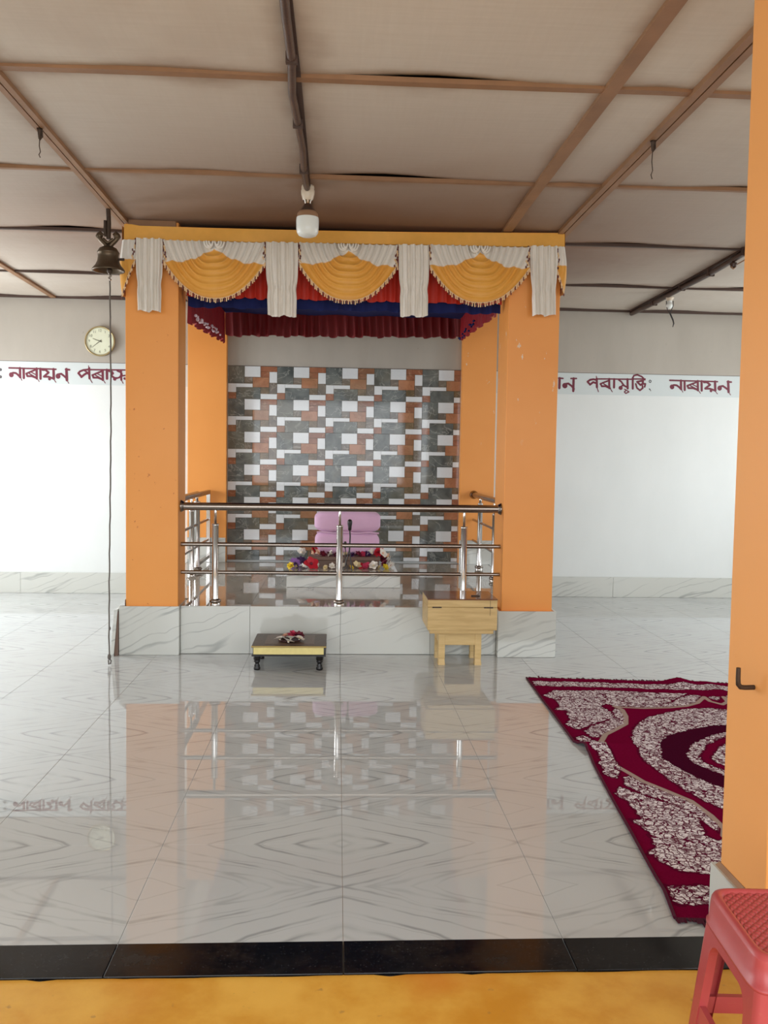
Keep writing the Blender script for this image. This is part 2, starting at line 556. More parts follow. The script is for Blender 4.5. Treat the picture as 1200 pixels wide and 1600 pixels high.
def stool_plastic():
    t = NT('red_moulded_plastic')
    p = t.coord('World')
    n = t.noise(p, 9.0, 4)
    col = t.mix(n, rgb(164, 62, 64), rgb(178, 74, 74))
    n2 = t.noise(p, 60.0, 3)
    col = t.mix(t.smooth(n2, 0.6, 0.75, 0, 0.3), col, rgb(178, 96, 78))
    return t.fin(col, 0.36, 0, 0.5)
M['stool'] = stool_plastic()

# ================================================================== SETTING
ZC0 = 2.83
def zc(y):
    """ceiling height: level near the door, falling a little to the back wall"""
    return ZC0 if y < 5 else ZC0 - (y - 5) * 0.0135

XL, XR, YB = -4.2, 5.0, 8.5
g = MB().box(-30, 30, -30, 30, -0.45, -0.35)
struct('ground', g, M['ground'])

floor = struct('floor', MB().box(XL, XR, 2.325, YB, -0.12, -0.002), M['grout'])
# polished tiles, one object each
TX, TY, X0, Y0 = 0.605, 0.612, 0.03, 2.336
cache = {}
def tile_mesh(w, d):
    k = (round(w, 3), round(d, 3))
    if k not in cache:
        mb = MB()
        j = 0.0007
        b = 0.0008
        z0, z1 = -0.006, 0.0
        jy, by = 0.0002, 0.0003
        a = [(j, jy), (w - j, jy), (w - j, d - jy), (j, d - jy)]
        i_ = [(j + b, jy + by), (w - j - b, jy + by), (w - j - b, d - jy - by), (j + b, d - jy - by)]
        vs_ = [(x, y, z0) for x, y in a] + [(x, y, z1 - b * 0.4) for x, y in a] + [(x, y, z1) for x, y in i_]
        fs_ = []
        for q in range(4):
            q2 = (q + 1) % 4
            fs_ += [(q, q2, 4 + q2, 4 + q), (4 + q, 4 + q2, 8 + q2, 8 + q)]
        fs_.append((8, 9, 10, 11))
        mb.add(vs_, fs_)
        me = bpy.data.meshes.new('floor_tile')
        me.from_pydata(mb.v, [], mb.f)
        me.materials.append(M['floor'])
        cache[k] = me
    return cache[k]
ix0 = math.floor((XL - X0) / TX); ix1 = math.ceil((XR - X0) / TX)
for i in range(ix0, ix1):
    xa, xb = max(XL, X0 + i * TX), min(XR, X0 + (i + 1) * TX)
    for j in range(0, 11):
        ya, yb = Y0 + j * TY, min(YB, Y0 + (j + 1) * TY)
        if yb - ya < 0.02:
            continue
        o = bpy.data.objects.new('floor_tile', tile_mesh(xb - xa, yb - ya))
        COL.objects.link(o)
        o.location = (xa, ya, 0)
        o.parent = floor

# black granite threshold in slabs, with the chipped mortar edge to the porch
thr = struct('trim_1', MB().box(XL, XR, 2.160, 2.334, -0.12, -0.0078), M['concrete'])
for i in range(ix0, ix1):
    xa, xb = max(XL, X0 + i * TX), min(XR, X0 + (i + 1) * TX)
    s = MB().bbox(xa + 0.001, xb - 0.001, 2.182, 2.3345, -0.03, 0.001, 0.0015)
    part('granite_slab', s, M['granite'], thr)
# yellow porch floor with a ragged front edge against the threshold
pf = MB()
n = 220
edge = []
yv = 2.172
for i in range(n + 1):
    x = XL + (XR - XL) * i / n
    yv = 2.1812 + 0.0012 * math.sin(x * 7) + 0.0015 * math.sin(x * 23 + 1)
    if rng.random() < 0.12:
        yv -= rng.random() * 0.010
    edge.append((x, yv))
vs_ = [(x, y, -0.004) for x, y in edge] + [(x, -2.2, -0.006) for x, y in edge] + [(x, y, -0.05) for x, y in edge]
fs_ = []
for i in range(n):
    fs_ += [(n + 1 + i, n + 2 + i, i + 1, i), (i, i + 1, 2 * n + 3 + i, 2 * n + 2 + i)]
pf.add(vs_, fs_)
pf.box(XL, XR, -2.2, 2.15, -0.35, -0.05)
struct('porch_floor', pf, M['yellow'])

# back wall: white lower part, lettered band, dusty grey sheet above
wb = struct('wall_back', MB().box(XL - 0.2, XR + 0.2, YB, YB + 0.15, -0.1, 2.95), M['white_wall'])
band = part('painted_band', MB().box(XL, XR, YB - 0.003, YB + 0.01, 1.973, 2.181), M['band'], wb)
up = MB()
up.box(XL, XR, YB - 0.008, YB + 0.01, 2.183, 2.86)
part('wall_sheet', up, M['upper'], wb)
part('wall_joint', MB().box(XL, XR, YB - 0.007, YB + 0.005, 2.1795, 2.1835), M['batten_dark'], wb)
def side_wall(name, x0, x1, openings):
    mb = MB()
    y = 2.5
    for a, b, lo, hi in openings:
        mb.box(x0, x1, y, a, -0.1, 2.9)
        mb.box(x0, x1, a, b, -0.1, lo)
        mb.box(x0, x1, a, b, hi, 2.9)
        y = b
    mb.box(x0, x1, y, YB, -0.1, 2.9)
    return struct(name, mb, M['white_wall'])
side_wall('wall_left', XL - 0.15, XL, [(3.0, 4.5, 0.85, 2.15), (4.9, 6.2, 0.85, 2.15), (6.5, 7.9, 0.85, 2.15)])
side_wall('wall_right', XR, XR + 0.15, [(3.0, 4.5, 0.85, 2.15), (4.9, 6.2, 0.85, 2.15), (6.5, 7.7, 0.85, 2.15)])
def window(name, x, y0, y1):
    mb = MB()
    for a, b in ((y0, y0 + 0.05), (y1 - 0.05, y1), ((y0 + y1) / 2 - 0.025, (y0 + y1) / 2 + 0.025)):
        mb.box(x - 0.03, x + 0.03, a, b, 0.85, 2.15)
    mb.box(x - 0.03, x + 0.03, y0, y1, 0.85, 0.90)
    mb.box(x - 0.03, x + 0.03, y0, y1, 2.10, 2.15)
    struct(name, mb, M['batten'])
for k, (y0, y1) in enumerate(((3.0, 4.5), (4.9, 6.2), (6.5, 7.9))):
    window('window_%d' % (k + 1), XL - 0.08, y0, y1)
for k, (y0, y1) in enumerate(((3.0, 4.5), (4.9, 6.2), (6.5, 7.7))):
    window('window_%d' % (k + 4), XR + 0.08, y0, y1)

# skirting tiles along the back wall
sk = struct('baseboard_back', MB().box(XL, XR, YB - 0.010, YB, 0.0, 0.194), M['grout'])
for xa, xb in ((XL, -1.43), (1.50, XR)):
    x = xa
    k = 0
    while x < xb - 0.01:
        e = min(xb, x + 1.21)
        part('skirting_tile', MB().bbox(x + 0.001, e - 0.001, YB - 0.020, YB - 0.006, 0.001, 0.197, 0.001), M['marble'], sk)
        x = e

# ------------------------------------------------------------------ ceiling
ceil = struct('ceiling', MB().box(XL - 0.2, XR + 0.2, -2.2, YB + 0.15, 2.90, 2.98), M['void'])
YLN = [-2.0, -0.08, 1.16, 2.40, 3.64, 4.88, 6.12, 7.42, 8.5]
XLN = [-4.2, -3.88, -2.66, -1.39, -0.19, 1.085, 1.455, 2.81, 4.03, 5.0]
for i in range(len(XLN) - 1):
    for j in range(len(YLN) - 1):
        xa, xb, ya, yb = XLN[i], XLN[i + 1], YLN[j], YLN[j + 1]
        if yb < 0 and False:
            continue
        sag = rng.uniform(0.002, 0.010)
        lift = rng.uniform(0.006, 0.026) if (xb - xa) > 0.5 else 0.006
        lc, lw = rng.uniform(0.3, 0.7), rng.uniform(0.18, 0.3)
        lift2 = rng.uniform(0.0, 0.008)
        def fn(u, v, xa=xa, xb=xb, ya=ya, yb=yb, sag=sag, lift=lift, lc=lc, lw=lw, lift2=lift2):
            y = ya + 0.006 + (yb - ya - 0.012) * v
            z = zc(y) + 0.004 - sag * math.sin(PI * u) * math.sin(PI * v)
            # the far edge curls up from its batten and leaves a dark slit
            z += lift * math.exp(-((u - lc) / lw) ** 2) * max(0.0, (v - 0.86) / 0.14) ** 2
            z += lift2 * math.exp(-((u - 1 + lc) / lw) ** 2) * max(0.0, (0.14 - v) / 0.14) ** 2
            return (xa + 0.006 + (xb - xa - 0.012) * u, y, z)
        mb = MB()
        mb.grid(fn, 10, 10)
        o = part('ceiling_board', mb, M['board'], ceil)
# cross battens
for j, y in enumerate(YLN[1:-1]):
    wd = 0.022 if y < 4.0 else 0.014
    for i in range(len(XLN) - 1):
        xa, xb = XLN[i], XLN[i + 1]
        k = rng.uniform(-0.004, 0.004)
        mb = MB()
        def fn(u, v, xa=xa, xb=xb, y=y, wd=wd, k=k):
            x = xa + (xb - xa) * u
            prof = [(-wd, 0.012), (-wd, -0.008), (wd, -0.008), (wd, 0.012)][round(v * 3)]
            return (x, y + prof[0], zc(y) + prof[1] + k * math.sin(PI * u))
        mb.grid(fn, 7, 4, smooth=False)
        part('cross_batten', mb, M['batten'] if y < 5.5 else M['batten_dark'], ceil)
# long battens running away from the door
def long_batten(x, y0, y1, wd, mat, th=0.014, name='long_batten', split=False):
    mb = MB()
    nseg = 14
    ph = rng.uniform(0, 6)
    for o0, o1 in (((-wd, -0.1 * wd), (0.1 * wd, wd)) if split else ((-wd, wd),)):
        def fn(u, v, o0=o0, o1=o1):
            y = y0 + (y1 - y0) * u
            px, pz = [(o0, 0.012), (o0, -th), (o1, -th), (o1, 0.012)][round(v * 3)]
            return (x + px + 0.004 * math.sin(y * 1.7 + ph), y, zc(y) + pz)
        mb.grid(fn, nseg, 4, smooth=False)
    return part(name, mb, mat, ceil)
long_batten(-3.88, -2.0, 8.5, 0.022, M['batten'])
long_batten(-2.66, -2.0, 8.5, 0.022, M['batten'])
long_batten(-1.39, -2.0, 8.5, 0.030, M['batten'], 0.018, split=True)
long_batten(1.085, -2.0, 8.5, 0.030, M['batten'], 0.014)
long_batten(1.455, -2.0, 8.5, 0.036, M['batten'], 0.020, split=True)
long_batten(-0.19, -2.0, 8.5, 0.020, M['batten_dark'], 0.008)
long_batten(2.81, -2.0, 8.5, 0.020, M['batten_dark'], 0.010)
long_batten(4.03, -2.0, 8.5, 0.022, M['batten'])
# edge strips of the ceiling on the back wall
part('edge_batten', MB().box(XL, XR, YB - 0.03, YB, 2.768, 2.80), M['batten_dark'], ceil)

# bent conduits with wires clipped under the battens
def conduit(pts, r, label, loc, name='wiring_conduit'):
    t = thing(name, label, 'conduit', loc)
    part('pipe', MB().tube(pts, r, 10), M['conduit'], t)
    for p in pts[1:-1:2]:
        w = MB()
        w.box(p[0] - r * 1.3, p[0] + r * 1.3, p[1] - 0.012, p[1] + 0.012, p[2] - r * 1.05, p[2] + r * 1.6)
        part('clip', w, M['batten_dark'], t)
    return t
pp = []
for k in range(15):
    y = 0.6 + (5.0 - 0.6) * k / 14
    pp.append((-0.196 + 0.006 * math.sin(k * 1.1) + 0.006 * math.sin(k * 2.3), y, 2.806 + 0.004 * math.sin(k * 0.9)))
conduit(pp, 0.017, 'thick dark brown conduit running along the ceiling to the big white bulb', (-0.196, 2.8, 2.806))
pp = []
for k in range(14):
    y = 4.6 + (8.47 - 4.6) * k / 13
    pp.append((2.815 + 0.012 * math.sin(k * 0.9), y, zc(y) - 0.028 - 0.012 * math.sin(k * 0.7) ** 2))
conduit(pp, 0.021, 'black sagging conduit along the ceiling above the small bulb at right', (2.815, 6.5, 2.79))

# ------------------------------------------------------------------ painted words on the band
TEXT = {'l1NA':[(0.0062,[-3.083,2.116,-2.981,2.115]),(0.0169,[-3.063,2.054,-3.062,2.05]),(0.0073,[-3.067,2.061,-3.046,2.071,-3.022,2.069,-3.003,2.054,-2.979,2.029]),(0.0085,[-2.983,2.116,-2.982,2.031]),(0.0028,[-2.979,2.031,-2.966,2.002])],'r2NA':[(0.0062,[3.212,2.127,3.324,2.126]),(0.0168,[3.236,2.066,3.238,2.062]),(0.0073,[3.231,2.073,3.255,2.082,3.282,2.08,3.303,2.066,3.33,2.041]),(0.0084,[3.323,2.127,3.327,2.044]),(0.0028,[3.33,2.044,3.346,2.015])],'l1AA':[(0.0056,[-2.981,2.115,-2.924,2.114]),(0.0085,[-2.95,2.111,-2.948,2.024])],'r2AA':[(0.0056,[3.324,2.126,3.387,2.125]),(0.0084,[3.359,2.122,3.364,2.036])],'l1RA':[(0.0056,[-2.927,2.114,-2.819,2.114]),(0.0068,[-2.925,2.066,-2.879,2.087,-2.83,2.108]),(0.0073,[-2.925,2.066,-2.914,2.043]),(0.0073,[-2.916,2.042,-2.874,2.043,-2.828,2.026]),(0.0028,[-2.828,2.026,-2.807,1.994]),(0.0085,[-2.83,2.115,-2.83,2.023]),(0.0045,[-2.895,2.065,-2.842,2.035]),(0.0039,[-2.874,2.077,-2.839,2.059])],'r2RA':[(0.0056,[3.384,2.125,3.502,2.125]),(0.0067,[3.388,2.078,3.438,2.098,3.491,2.119]),(0.0073,[3.388,2.078,3.401,2.056]),(0.0073,[3.399,2.055,3.446,2.056,3.497,2.039]),(0.0028,[3.497,2.039,3.522,2.007]),(0.0084,[3.49,2.126,3.495,2.036]),(0.0045,[3.421,2.077,3.482,2.048]),(0.0039,[3.444,2.089,3.484,2.071])],'l1AA2':[(0.0056,[-2.819,2.114,-2.782,2.114]),(0.0085,[-2.796,2.114,-2.795,2.021])],'r2AA2':[(0.0056,[3.502,2.125,3.544,2.125]),(0.0084,[3.528,2.125,3.533,2.034])],'l1YA':[(0.0056,[-2.784,2.114,-2.652,2.112]),(0.0079,[-2.775,2.104,-2.747,2.104,-2.72,2.08,-2.763,2.042]),(0.0073,[-2.763,2.04,-2.723,2.041,-2.68,2.026]),(0.0028,[-2.68,2.026,-2.653,1.991]),(0.009,[-2.675,2.113,-2.673,2.024]),(0.0102,[-2.713,2.021,-2.711,2.019])],'r2YA':[(0.0056,[3.541,2.125,3.687,2.123]),(0.0078,[3.552,2.115,3.583,2.116,3.614,2.092,3.567,2.055]),(0.0073,[3.568,2.053,3.612,2.054,3.66,2.039]),(0.0028,[3.66,2.039,3.691,2.005]),(0.009,[3.662,2.124,3.668,2.037]),(0.0101,[3.624,2.034,3.626,2.032])],'l1NA2':[(0.0175,[-2.634,2.049,-2.633,2.046]),(0.0073,[-2.639,2.063,-2.604,2.071,-2.577,2.05,-2.55,2.026]),(0.0096,[-2.556,2.115,-2.552,2.013]),(0.0028,[-2.552,2.013,-2.535,1.983]),(0.0068,[-2.563,2.113,-2.528,2.11])],'r2NA2':[(0.0174,[3.71,2.062,3.711,2.059]),(0.0073,[3.704,2.075,3.742,2.083,3.773,2.063,3.803,2.04]),(0.0095,[3.793,2.127,3.801,2.026]),(0.0028,[3.801,2.026,3.822,1.997]),(0.0067,[3.785,2.125,3.824,2.122])],'colon':[(0.0113,[-3.162,2.098,-3.162,2.098]),(0.0113,[-3.163,2.032,-3.162,2.031])],'l2PA':[(0.0073,[-2.446,2.079,-2.43,2.097,-2.398,2.11,-2.36,2.115]),(0.0079,[-2.445,2.08,-2.417,2.047]),(0.0079,[-2.418,2.044,-2.39,2.069,-2.362,2.085,-2.344,2.069]),(0.0056,[-2.395,2.109,-2.373,2.095,-2.36,2.088]),(0.0079,[-2.346,2.129,-2.343,2.033]),(0.0028,[-2.343,2.033,-2.318,1.994]),(0.0028,[-2.352,2.151,-2.346,2.126]),(0.0056,[-2.346,2.115,-2.305,2.115])],'l2RA':[(0.0068,[-2.316,2.064,-2.27,2.085,-2.221,2.106]),(0.0073,[-2.316,2.064,-2.305,2.042]),(0.0073,[-2.307,2.041,-2.264,2.041,-2.218,2.024]),(0.0028,[-2.218,2.024,-2.197,1.992]),(0.0085,[-2.221,2.113,-2.22,2.021]),(0.0045,[-2.286,2.063,-2.232,2.033]),(0.0039,[-2.264,2.075,-2.229,2.057]),(0.0056,[-2.311,2.115,-2.208,2.116])],'l2AA':[(0.0056,[-2.208,2.116,-2.164,2.117]),(0.009,[-2.182,2.116,-2.181,2.034])],'l2KSA':[(0.0056,[-2.164,2.117,-2.009,2.118]),(0.0068,[-2.162,2.105,-2.134,2.1,-2.124,2.084,-2.143,2.067]),(0.0073,[-2.144,2.065,-2.11,2.041,-2.088,2.041]),(0.0096,[-2.113,2.031,-2.107,2.028]),(0.0062,[-2.107,2.035,-2.067,2.047,-2.042,2.078,-2.056,2.097,-2.085,2.109]),(0.0073,[-2.051,2.116,-2.048,2.025]),(0.0028,[-2.048,2.025,-2.031,1.993]),(0.0056,[-2.045,2.061,-2.012,2.068]),(0.0085,[-2.018,2.039,-2.014,2.036])],'r0YA':[(0.009,[2.128,2.126,2.128,2.031]),(0.0057,[2.118,2.126,2.161,2.124])],'r0NA':[(0.0197,[2.181,2.056,2.182,2.054]),(0.0074,[2.173,2.07,2.215,2.076,2.249,2.052,2.271,2.025]),(0.009,[2.265,2.126,2.265,2.005]),(0.0057,[2.239,2.125,2.293,2.126])],'r1PA':[(0.0074,[2.402,2.097,2.427,2.116,2.46,2.122,2.49,2.116]),(0.0074,[2.402,2.097,2.427,2.072]),(0.0074,[2.427,2.069,2.457,2.094,2.491,2.084]),(0.0082,[2.491,2.128,2.496,2.046]),(0.0033,[2.496,2.046,2.512,2.003]),(0.0033,[2.487,2.152,2.491,2.128]),(0.0053,[2.491,2.125,2.531,2.126])],'r1RA':[(0.0062,[2.529,2.079,2.57,2.097,2.616,2.114]),(0.0066,[2.529,2.079,2.544,2.058]),(0.007,[2.543,2.056,2.58,2.058,2.626,2.038]),(0.0033,[2.626,2.038,2.648,2.005]),(0.0082,[2.614,2.128,2.618,2.04]),(0.0045,[2.562,2.08,2.613,2.051]),(0.0053,[2.527,2.126,2.636,2.128])],'r1AA':[(0.0053,[2.636,2.128,2.695,2.128]),(0.0082,[2.663,2.127,2.664,2.047])],'r1MA':[(0.0053,[2.695,2.128,2.813,2.129]),(0.0066,[2.708,2.122,2.734,2.104,2.761,2.068,2.8,2.049]),(0.0148,[2.728,2.045,2.731,2.043]),(0.0062,[2.729,2.048,2.744,2.066,2.761,2.072]),(0.0082,[2.794,2.129,2.799,2.04]),(0.0041,[2.769,2.032,2.791,2.021,2.812,2.009]),(0.0045,[2.812,2.007,2.782,1.992,2.768,2.006,2.778,2.016])],'r1KTI':[(0.0053,[2.813,2.129,2.842,2.13]),(0.0053,[2.838,2.132,2.968,2.135]),(0.0078,[2.846,2.143,2.849,2.039]),(0.0062,[2.846,2.143,2.858,2.167,2.891,2.173,2.934,2.157,2.966,2.127]),(0.007,[2.889,2.106,2.939,2.118,2.948,2.094,2.924,2.075,2.893,2.103]),(0.0062,[2.877,2.086,2.891,2.046,2.921,2.024,2.948,2.047,2.94,2.084]),(0.0066,[2.944,2.088,2.972,2.088,2.966,2.059]),(0.0053,[2.951,2.135,2.95,2.092])],'r1VIS':[(0.0029,[3.008,2.118,3.016,2.126,3.029,2.118,3.024,2.102,3.012,2.103,3.008,2.118]),(0.0041,[3.013,2.04,3.02,2.034]),(0.0025,[3.02,2.034,3.028,2.021])]}
def ribbon(mb, hw, pts, y):
    hw = hw * 1.3
    P = [(pts[i], pts[i + 1]) for i in range(0, len(pts), 2)]
    Y0_ = y
    for i in range(len(P) - 1):
        (x0, z0), (x1, z1) = P[i], P[i + 1]
        dx, dz = x1 - x0, z1 - z0
        L = math.hypot(dx, dz) or 1e-6
        nx, nz = -dz / L * hw, dx / L * hw
        y = Y0_ - 0.00002 * len(mb.f)
        vs_ = [(x0 + nx, y, z0 + nz), (x0 - nx, y, z0 - nz), (x1 - nx, y, z1 - nz), (x1 + nx, y, z1 + nz)]
        # make every face look towards the room
        mb.add(vs_, [(0, 1, 2, 3) if (vs_[1][0] - vs_[0][0]) * (vs_[2][2] - vs_[0][2]) - (vs_[1][2] - vs_[0][2]) * (vs_[2][0] - vs_[0][0]) > 0 else (3, 2, 1, 0)])
    for x, z in P:
        k = 10
        y = Y0_ - 0.00002 * len(mb.f)
        mb.add([(x + hw * math.cos(2 * PI * q / k), y, z + hw * math.sin(2 * PI * q / k)) for q in range(k)], [tuple(range(k))])
for key, strokes in TEXT.items():
    mb = MB()
    for hw, pts in strokes:
        ribbon(mb, hw, pts, YB - 0.0042)
    part('painted_letter', mb, M['letter_grey'] if key in ('colon', 'r1VIS') else M['letter'], band)

# ================================================================== SHRINE PLATFORM
PZ = 0.322
plat = thing('altar_platform', 'raised marble tiled platform inside the shrine, behind the steel railing', 'platform', (0.02, 7.0, 0))
part('core', MB().box(-1.030, 1.080, 5.90, 6.21, 0.0, PZ - 0.008).box(-1.405, 1.455, 6.21, 8.49, 0.0, PZ - 0.008), M['grout'], plat)
xs = [-1.034, -0.575, 0.03, 0.635, 1.083]
for a, b in zip(xs[:-1], xs[1:]):
    part('front_tile', MB().bbox(a + 0.0008, b - 0.0008, 5.885, 5.899, 0.002, PZ - 0.001, 0.001), M['marble'], plat)
for a, b in zip([-1.40] + xs[1:-1], xs[1:-1] + [1.45]):
    y = 5.886
    while y < 8.38:
        e = min(8.385, y + 0.6)
        # leave the pillar footprints clear
        aa, bb = a, b
        if y < 6.0:
            e = 6.215
            aa, bb = max(a, -1.034), min(b, 1.083)
        part('top_tile', MB().bbox(aa + 0.0004, bb - 0.0004, y + 0.0003, e - 0.0003, PZ - 0.008, PZ, 0.0004), M['platform'], plat)
        y = e
for s, x in ((-1, -1.405), (1, 1.455)):
    y = 6.28
    while y < 8.45:
        e = min(8.48, y + 0.6)
        part('side_tile', MB().bbox(x - 0.012 if s < 0 else x, x if s < 0 else x + 0.012, y + 0.001, e - 0.001, 0.002, PZ - 0.001, 0.001), M['marble'], plat)
        y = e

def pillar(name, x0, x1, y0, y1, bx0, bx1, by0, label, chipped=False, ztop=2.83, zb=0.318, by1=None):
    cx, cy = (x0 + x1) / 2, (y0 + y1) / 2
    t = thing(name, label, 'pillar', (cx, cy, 0))
    by1 = by1 or y1
    part('shaft', MB().bbox(x0, x1, y0, y1, 0.0, ztop - 0.012, 0.004), M['orange_chipped'] if chipped else M['orange'], t)
    w = 0.012
    part('base_tile', MB().bbox(bx0, bx1, by0, by0 + w, 0.001, zb, 0.001), M['marble'], t)
    part('base_tile', MB().bbox(bx0, bx0 + w, by0 + w, by1, 0.001, zb, 0.001), M['marble'], t)
    part('base_tile', MB().bbox(bx1 - w, bx1, by0 + w, by1, 0.001, zb, 0.001), M['marble'], t)
    part('base_mortar', MB().box(bx0 + w, bx1 - w, by0 + w, by1, 0.001, zb - 0.004), M['orange'], t)
    return t
pillar('shrine_pillar', -1.385, -1.045, 5.855, 6.13, -1.425, -1.035, 5.835, 'orange front pillar of the shrine beside the hanging bell', zb=0.325)
pillar('shrine_pillar', 1.113, 1.455, 5.855, 6.20, 1.084, 1.476, 5.81, 'orange front pillar of the shrine beside the wooden box', True, zb=0.312)
def rear_pillar(x0, x1, label, chipped):
    t = thing('shrine_pillar', label, 'pillar', ((x0 + x1) / 2, 8.44, PZ))
    part('shaft', MB().bbox(x0, x1, 8.40, 8.488, PZ, 2.78, 0.003), M['orange_chipped'] if chipped else M['orange'], t)
    part('base_tile', MB().bbox(x0 + 0.002, x1 - 0.002, 8.387, 8.399, PZ, 0.553, 0.001), M['marble'], t)
rear_pillar(-1.413, -1.052, 'orange rear pillar against the back wall, left of the patterned tiles', False)
rear_pillar(1.168, 1.495, 'orange rear pillar with flaking paint, right of the patterned tiles', True)

# dark beam behind the valance
bm_ = thing('shrine_beam', 'dark sooty beam across the top of the shrine behind the valance', 'beam', (0.03, 5.95, 2.70))
part('beam', MB().bbox(-1.04, 1.11, 5.90, 6.04, 2.70, 2.80, 0.004), M['batten_dark'], bm_)
part('pad', MB().box(-1.36, -1.06, 5.835, 5.854, 2.78, 2.828), M['batten'], bm_)

# ------------------------------------------------------------------ patterned wall tiles
PX0, PX1, PZ0, PZ1 = -1.047, 1.163, 0.335, 2.178
panel = thing('stone_feature_wall', 'glossy wall panel of grey, rust and white stone patterned tiles behind the shrine', 'wall tiles', (0.06, 8.49, PZ0))
part('grout_bed', MB().box(PX0, PX1, 8.484, 8.4995, PZ0, PZ1), M['grout'], panel)
part('edge_strip', MB().box(PX1, PX1 + 0.006, 8.478, 8.4995, PZ0, PZ1), M['steel_dark'], panel)
TW, TH = 0.4612, 0.3095
PIECES = [
    ('slate', [(0, 0, .335, .53)]), ('white_block', [(.335, 0, .66, .33)]), ('rust', [(.66, 0, 1, .165)]),
    ('white_block', [(.84, .165, 1, .5)]), ('rust', [(.66, .165, .84, .335)]), ('slate_brown', [(.335, .33, .5, .5)]),
    ('tan_stone', [(.5, .335, .835, .64)]), ('white_block', [(0, .53, .165, .8), (.165, .53, .5, .645)]),
    ('slate', [(.165, .645, .66, 1.0)]), ('olive_stone', [(.66, .64, .835, .835)]), ('slate_brown', [(.835, .5, 1, .835)]),
    ('white_block', [(.66, .835, 1, 1.0)]), ('rust', [(0, .8, .165, 1.0)]),
    ('slate_brown', [(.335, .5, .5, .53)]),
]
pcache = {}
def piece_mesh(k, cx, cz):
    key = (k, cx, cz)
    if key in pcache:
        return pcache[key]
    mat, rects = PIECES[k]
    mb = MB()
    gx, gz, th = 0.0016 / TW, 0.0016 / TH, 0.0035 + (0.0007 if mat != 'white_block' else 0.0)
    for (a, b, c, d) in rects:
        c, d = min(c, cx), min(d, cz)
        if c - a < 0.02 or d - b < 0.02:
            continue
        x0, x1 = (a + gx / 2) * TW, (c - gx / 2) * TW
        z1, z0 = -(b + gz / 2) * TH, -(d - gz / 2) * TH
        if len(rects) > 1 and a > 0:
            x0 -= gx * TW
        e = 0.0008
        mb.add([(x0, 0, z0), (x1, 0, z0), (x1, 0, z1), (x0, 0, z1),
                (x0 + e, -th, z0 + e), (x1 - e, -th, z0 + e), (x1 - e, -th, z1 - e), (x0 + e, -th, z1 - e)],
               [(4, 5, 6, 7), (0, 1, 5, 4), (1, 2, 6, 5), (2, 3, 7, 6), (3, 0, 4, 7)])
    if not mb.f:
        pcache[key] = None
        return None
    me = bpy.data.meshes.new('stone_piece')
    me.from_pydata(mb.v, [], mb.f)
    me.materials.append(M[mat])
    pcache[key] = me
    return me
def rel(o, parent, loc):
    o.parent = parent
    o.location = Vector(loc) - BASE[parent.name]
    BASE[o.name] = Vector(loc)
rows, cols = 6, 5
for r in range(rows):
    for c in range(cols):
        cx = 1.0 if c < 4 else round((PX1 - PX0 - 4 * TW) / TW, 3)
        cz = 1.0 if r < 5 else round((PZ1 - PZ0 - 5 * TH) / TH, 3)
        cz = min(cz, 1.0)
        x, z = PX0 + c * TW, PZ1 - r * TH
        back = MB().box(0.0006, TW * cx - 0.0006, -0.003, 0, -TH * cz + 0.0006, -0.0006)
        key = ('back', cx, cz)
        if key not in pcache:
            me = bpy.data.meshes.new('wall_tile'); me.from_pydata(back.v, [], back.f); me.materials.append(M['olive_stone']); pcache[key] = me
        tl = bpy.data.objects.new('wall_tile', pcache[key]); COL.objects.link(tl)
        rel(tl, panel, (x, 8.484, z))
        for k in range(len(PIECES)):
            me = piece_mesh(k, cx, cz)
            if me is None:
                continue
            o = bpy.data.objects.new('stone_piece', me); COL.objects.link(o)
            o.parent = tl
            o.location = (0, -0.003, 0)

# ================================================================== VALANCE AND CANOPY
YV = 5.80
def ztop_at(x):
    return 2.775 + 0.033 * (x + 1.38) / 2.84 - 0.012 * math.sin(PI * (x + 1.38) / 2.84)
def zband_at(x):
    return 2.683 + 0.034 * (x + 1.38) / 2.84
val = thing('curtain_valance', 'golden and silver swagged valance across the top front of the shrine', 'curtain', (0.03, YV, 2.3))
mb = MB()
def fband(u, v):
    x = -1.378 + 2.838 * u
    z = ztop_at(x) + (zband_at(x) - ztop_at(x)) * v
    if v == 0 and u < 0.02:
        z += 0.008
    return (x, YV - 0.004 - 0.003 * math.sin(x * 9 + v * 2) - 0.004 * v, z)
mb.grid(fband, 60, 6)
def fback(u, v):
    p = fband(u, v)
    return (p[0], YV + 0.012, p[2])
mb.grid(fback, 60, 2)
mb.grid(lambda u, v: (-1.378 + 2.838 * u, YV - 0.006 + 0.018 * v, ztop_at(-1.378 + 2.838 * u)), 60, 2)
part('heading_band', mb, M['gold_cloth'], val)

def sstep(a, b, x):
    t = min(1, max(0, (x - a) / (b - a)))
    return t * t * (3 - 2 * t)

def put_attr(o, name, vals):
    at = o.data.attributes.new(name, 'FLOAT', 'POINT')
    at.data.foreach_set('value', vals)

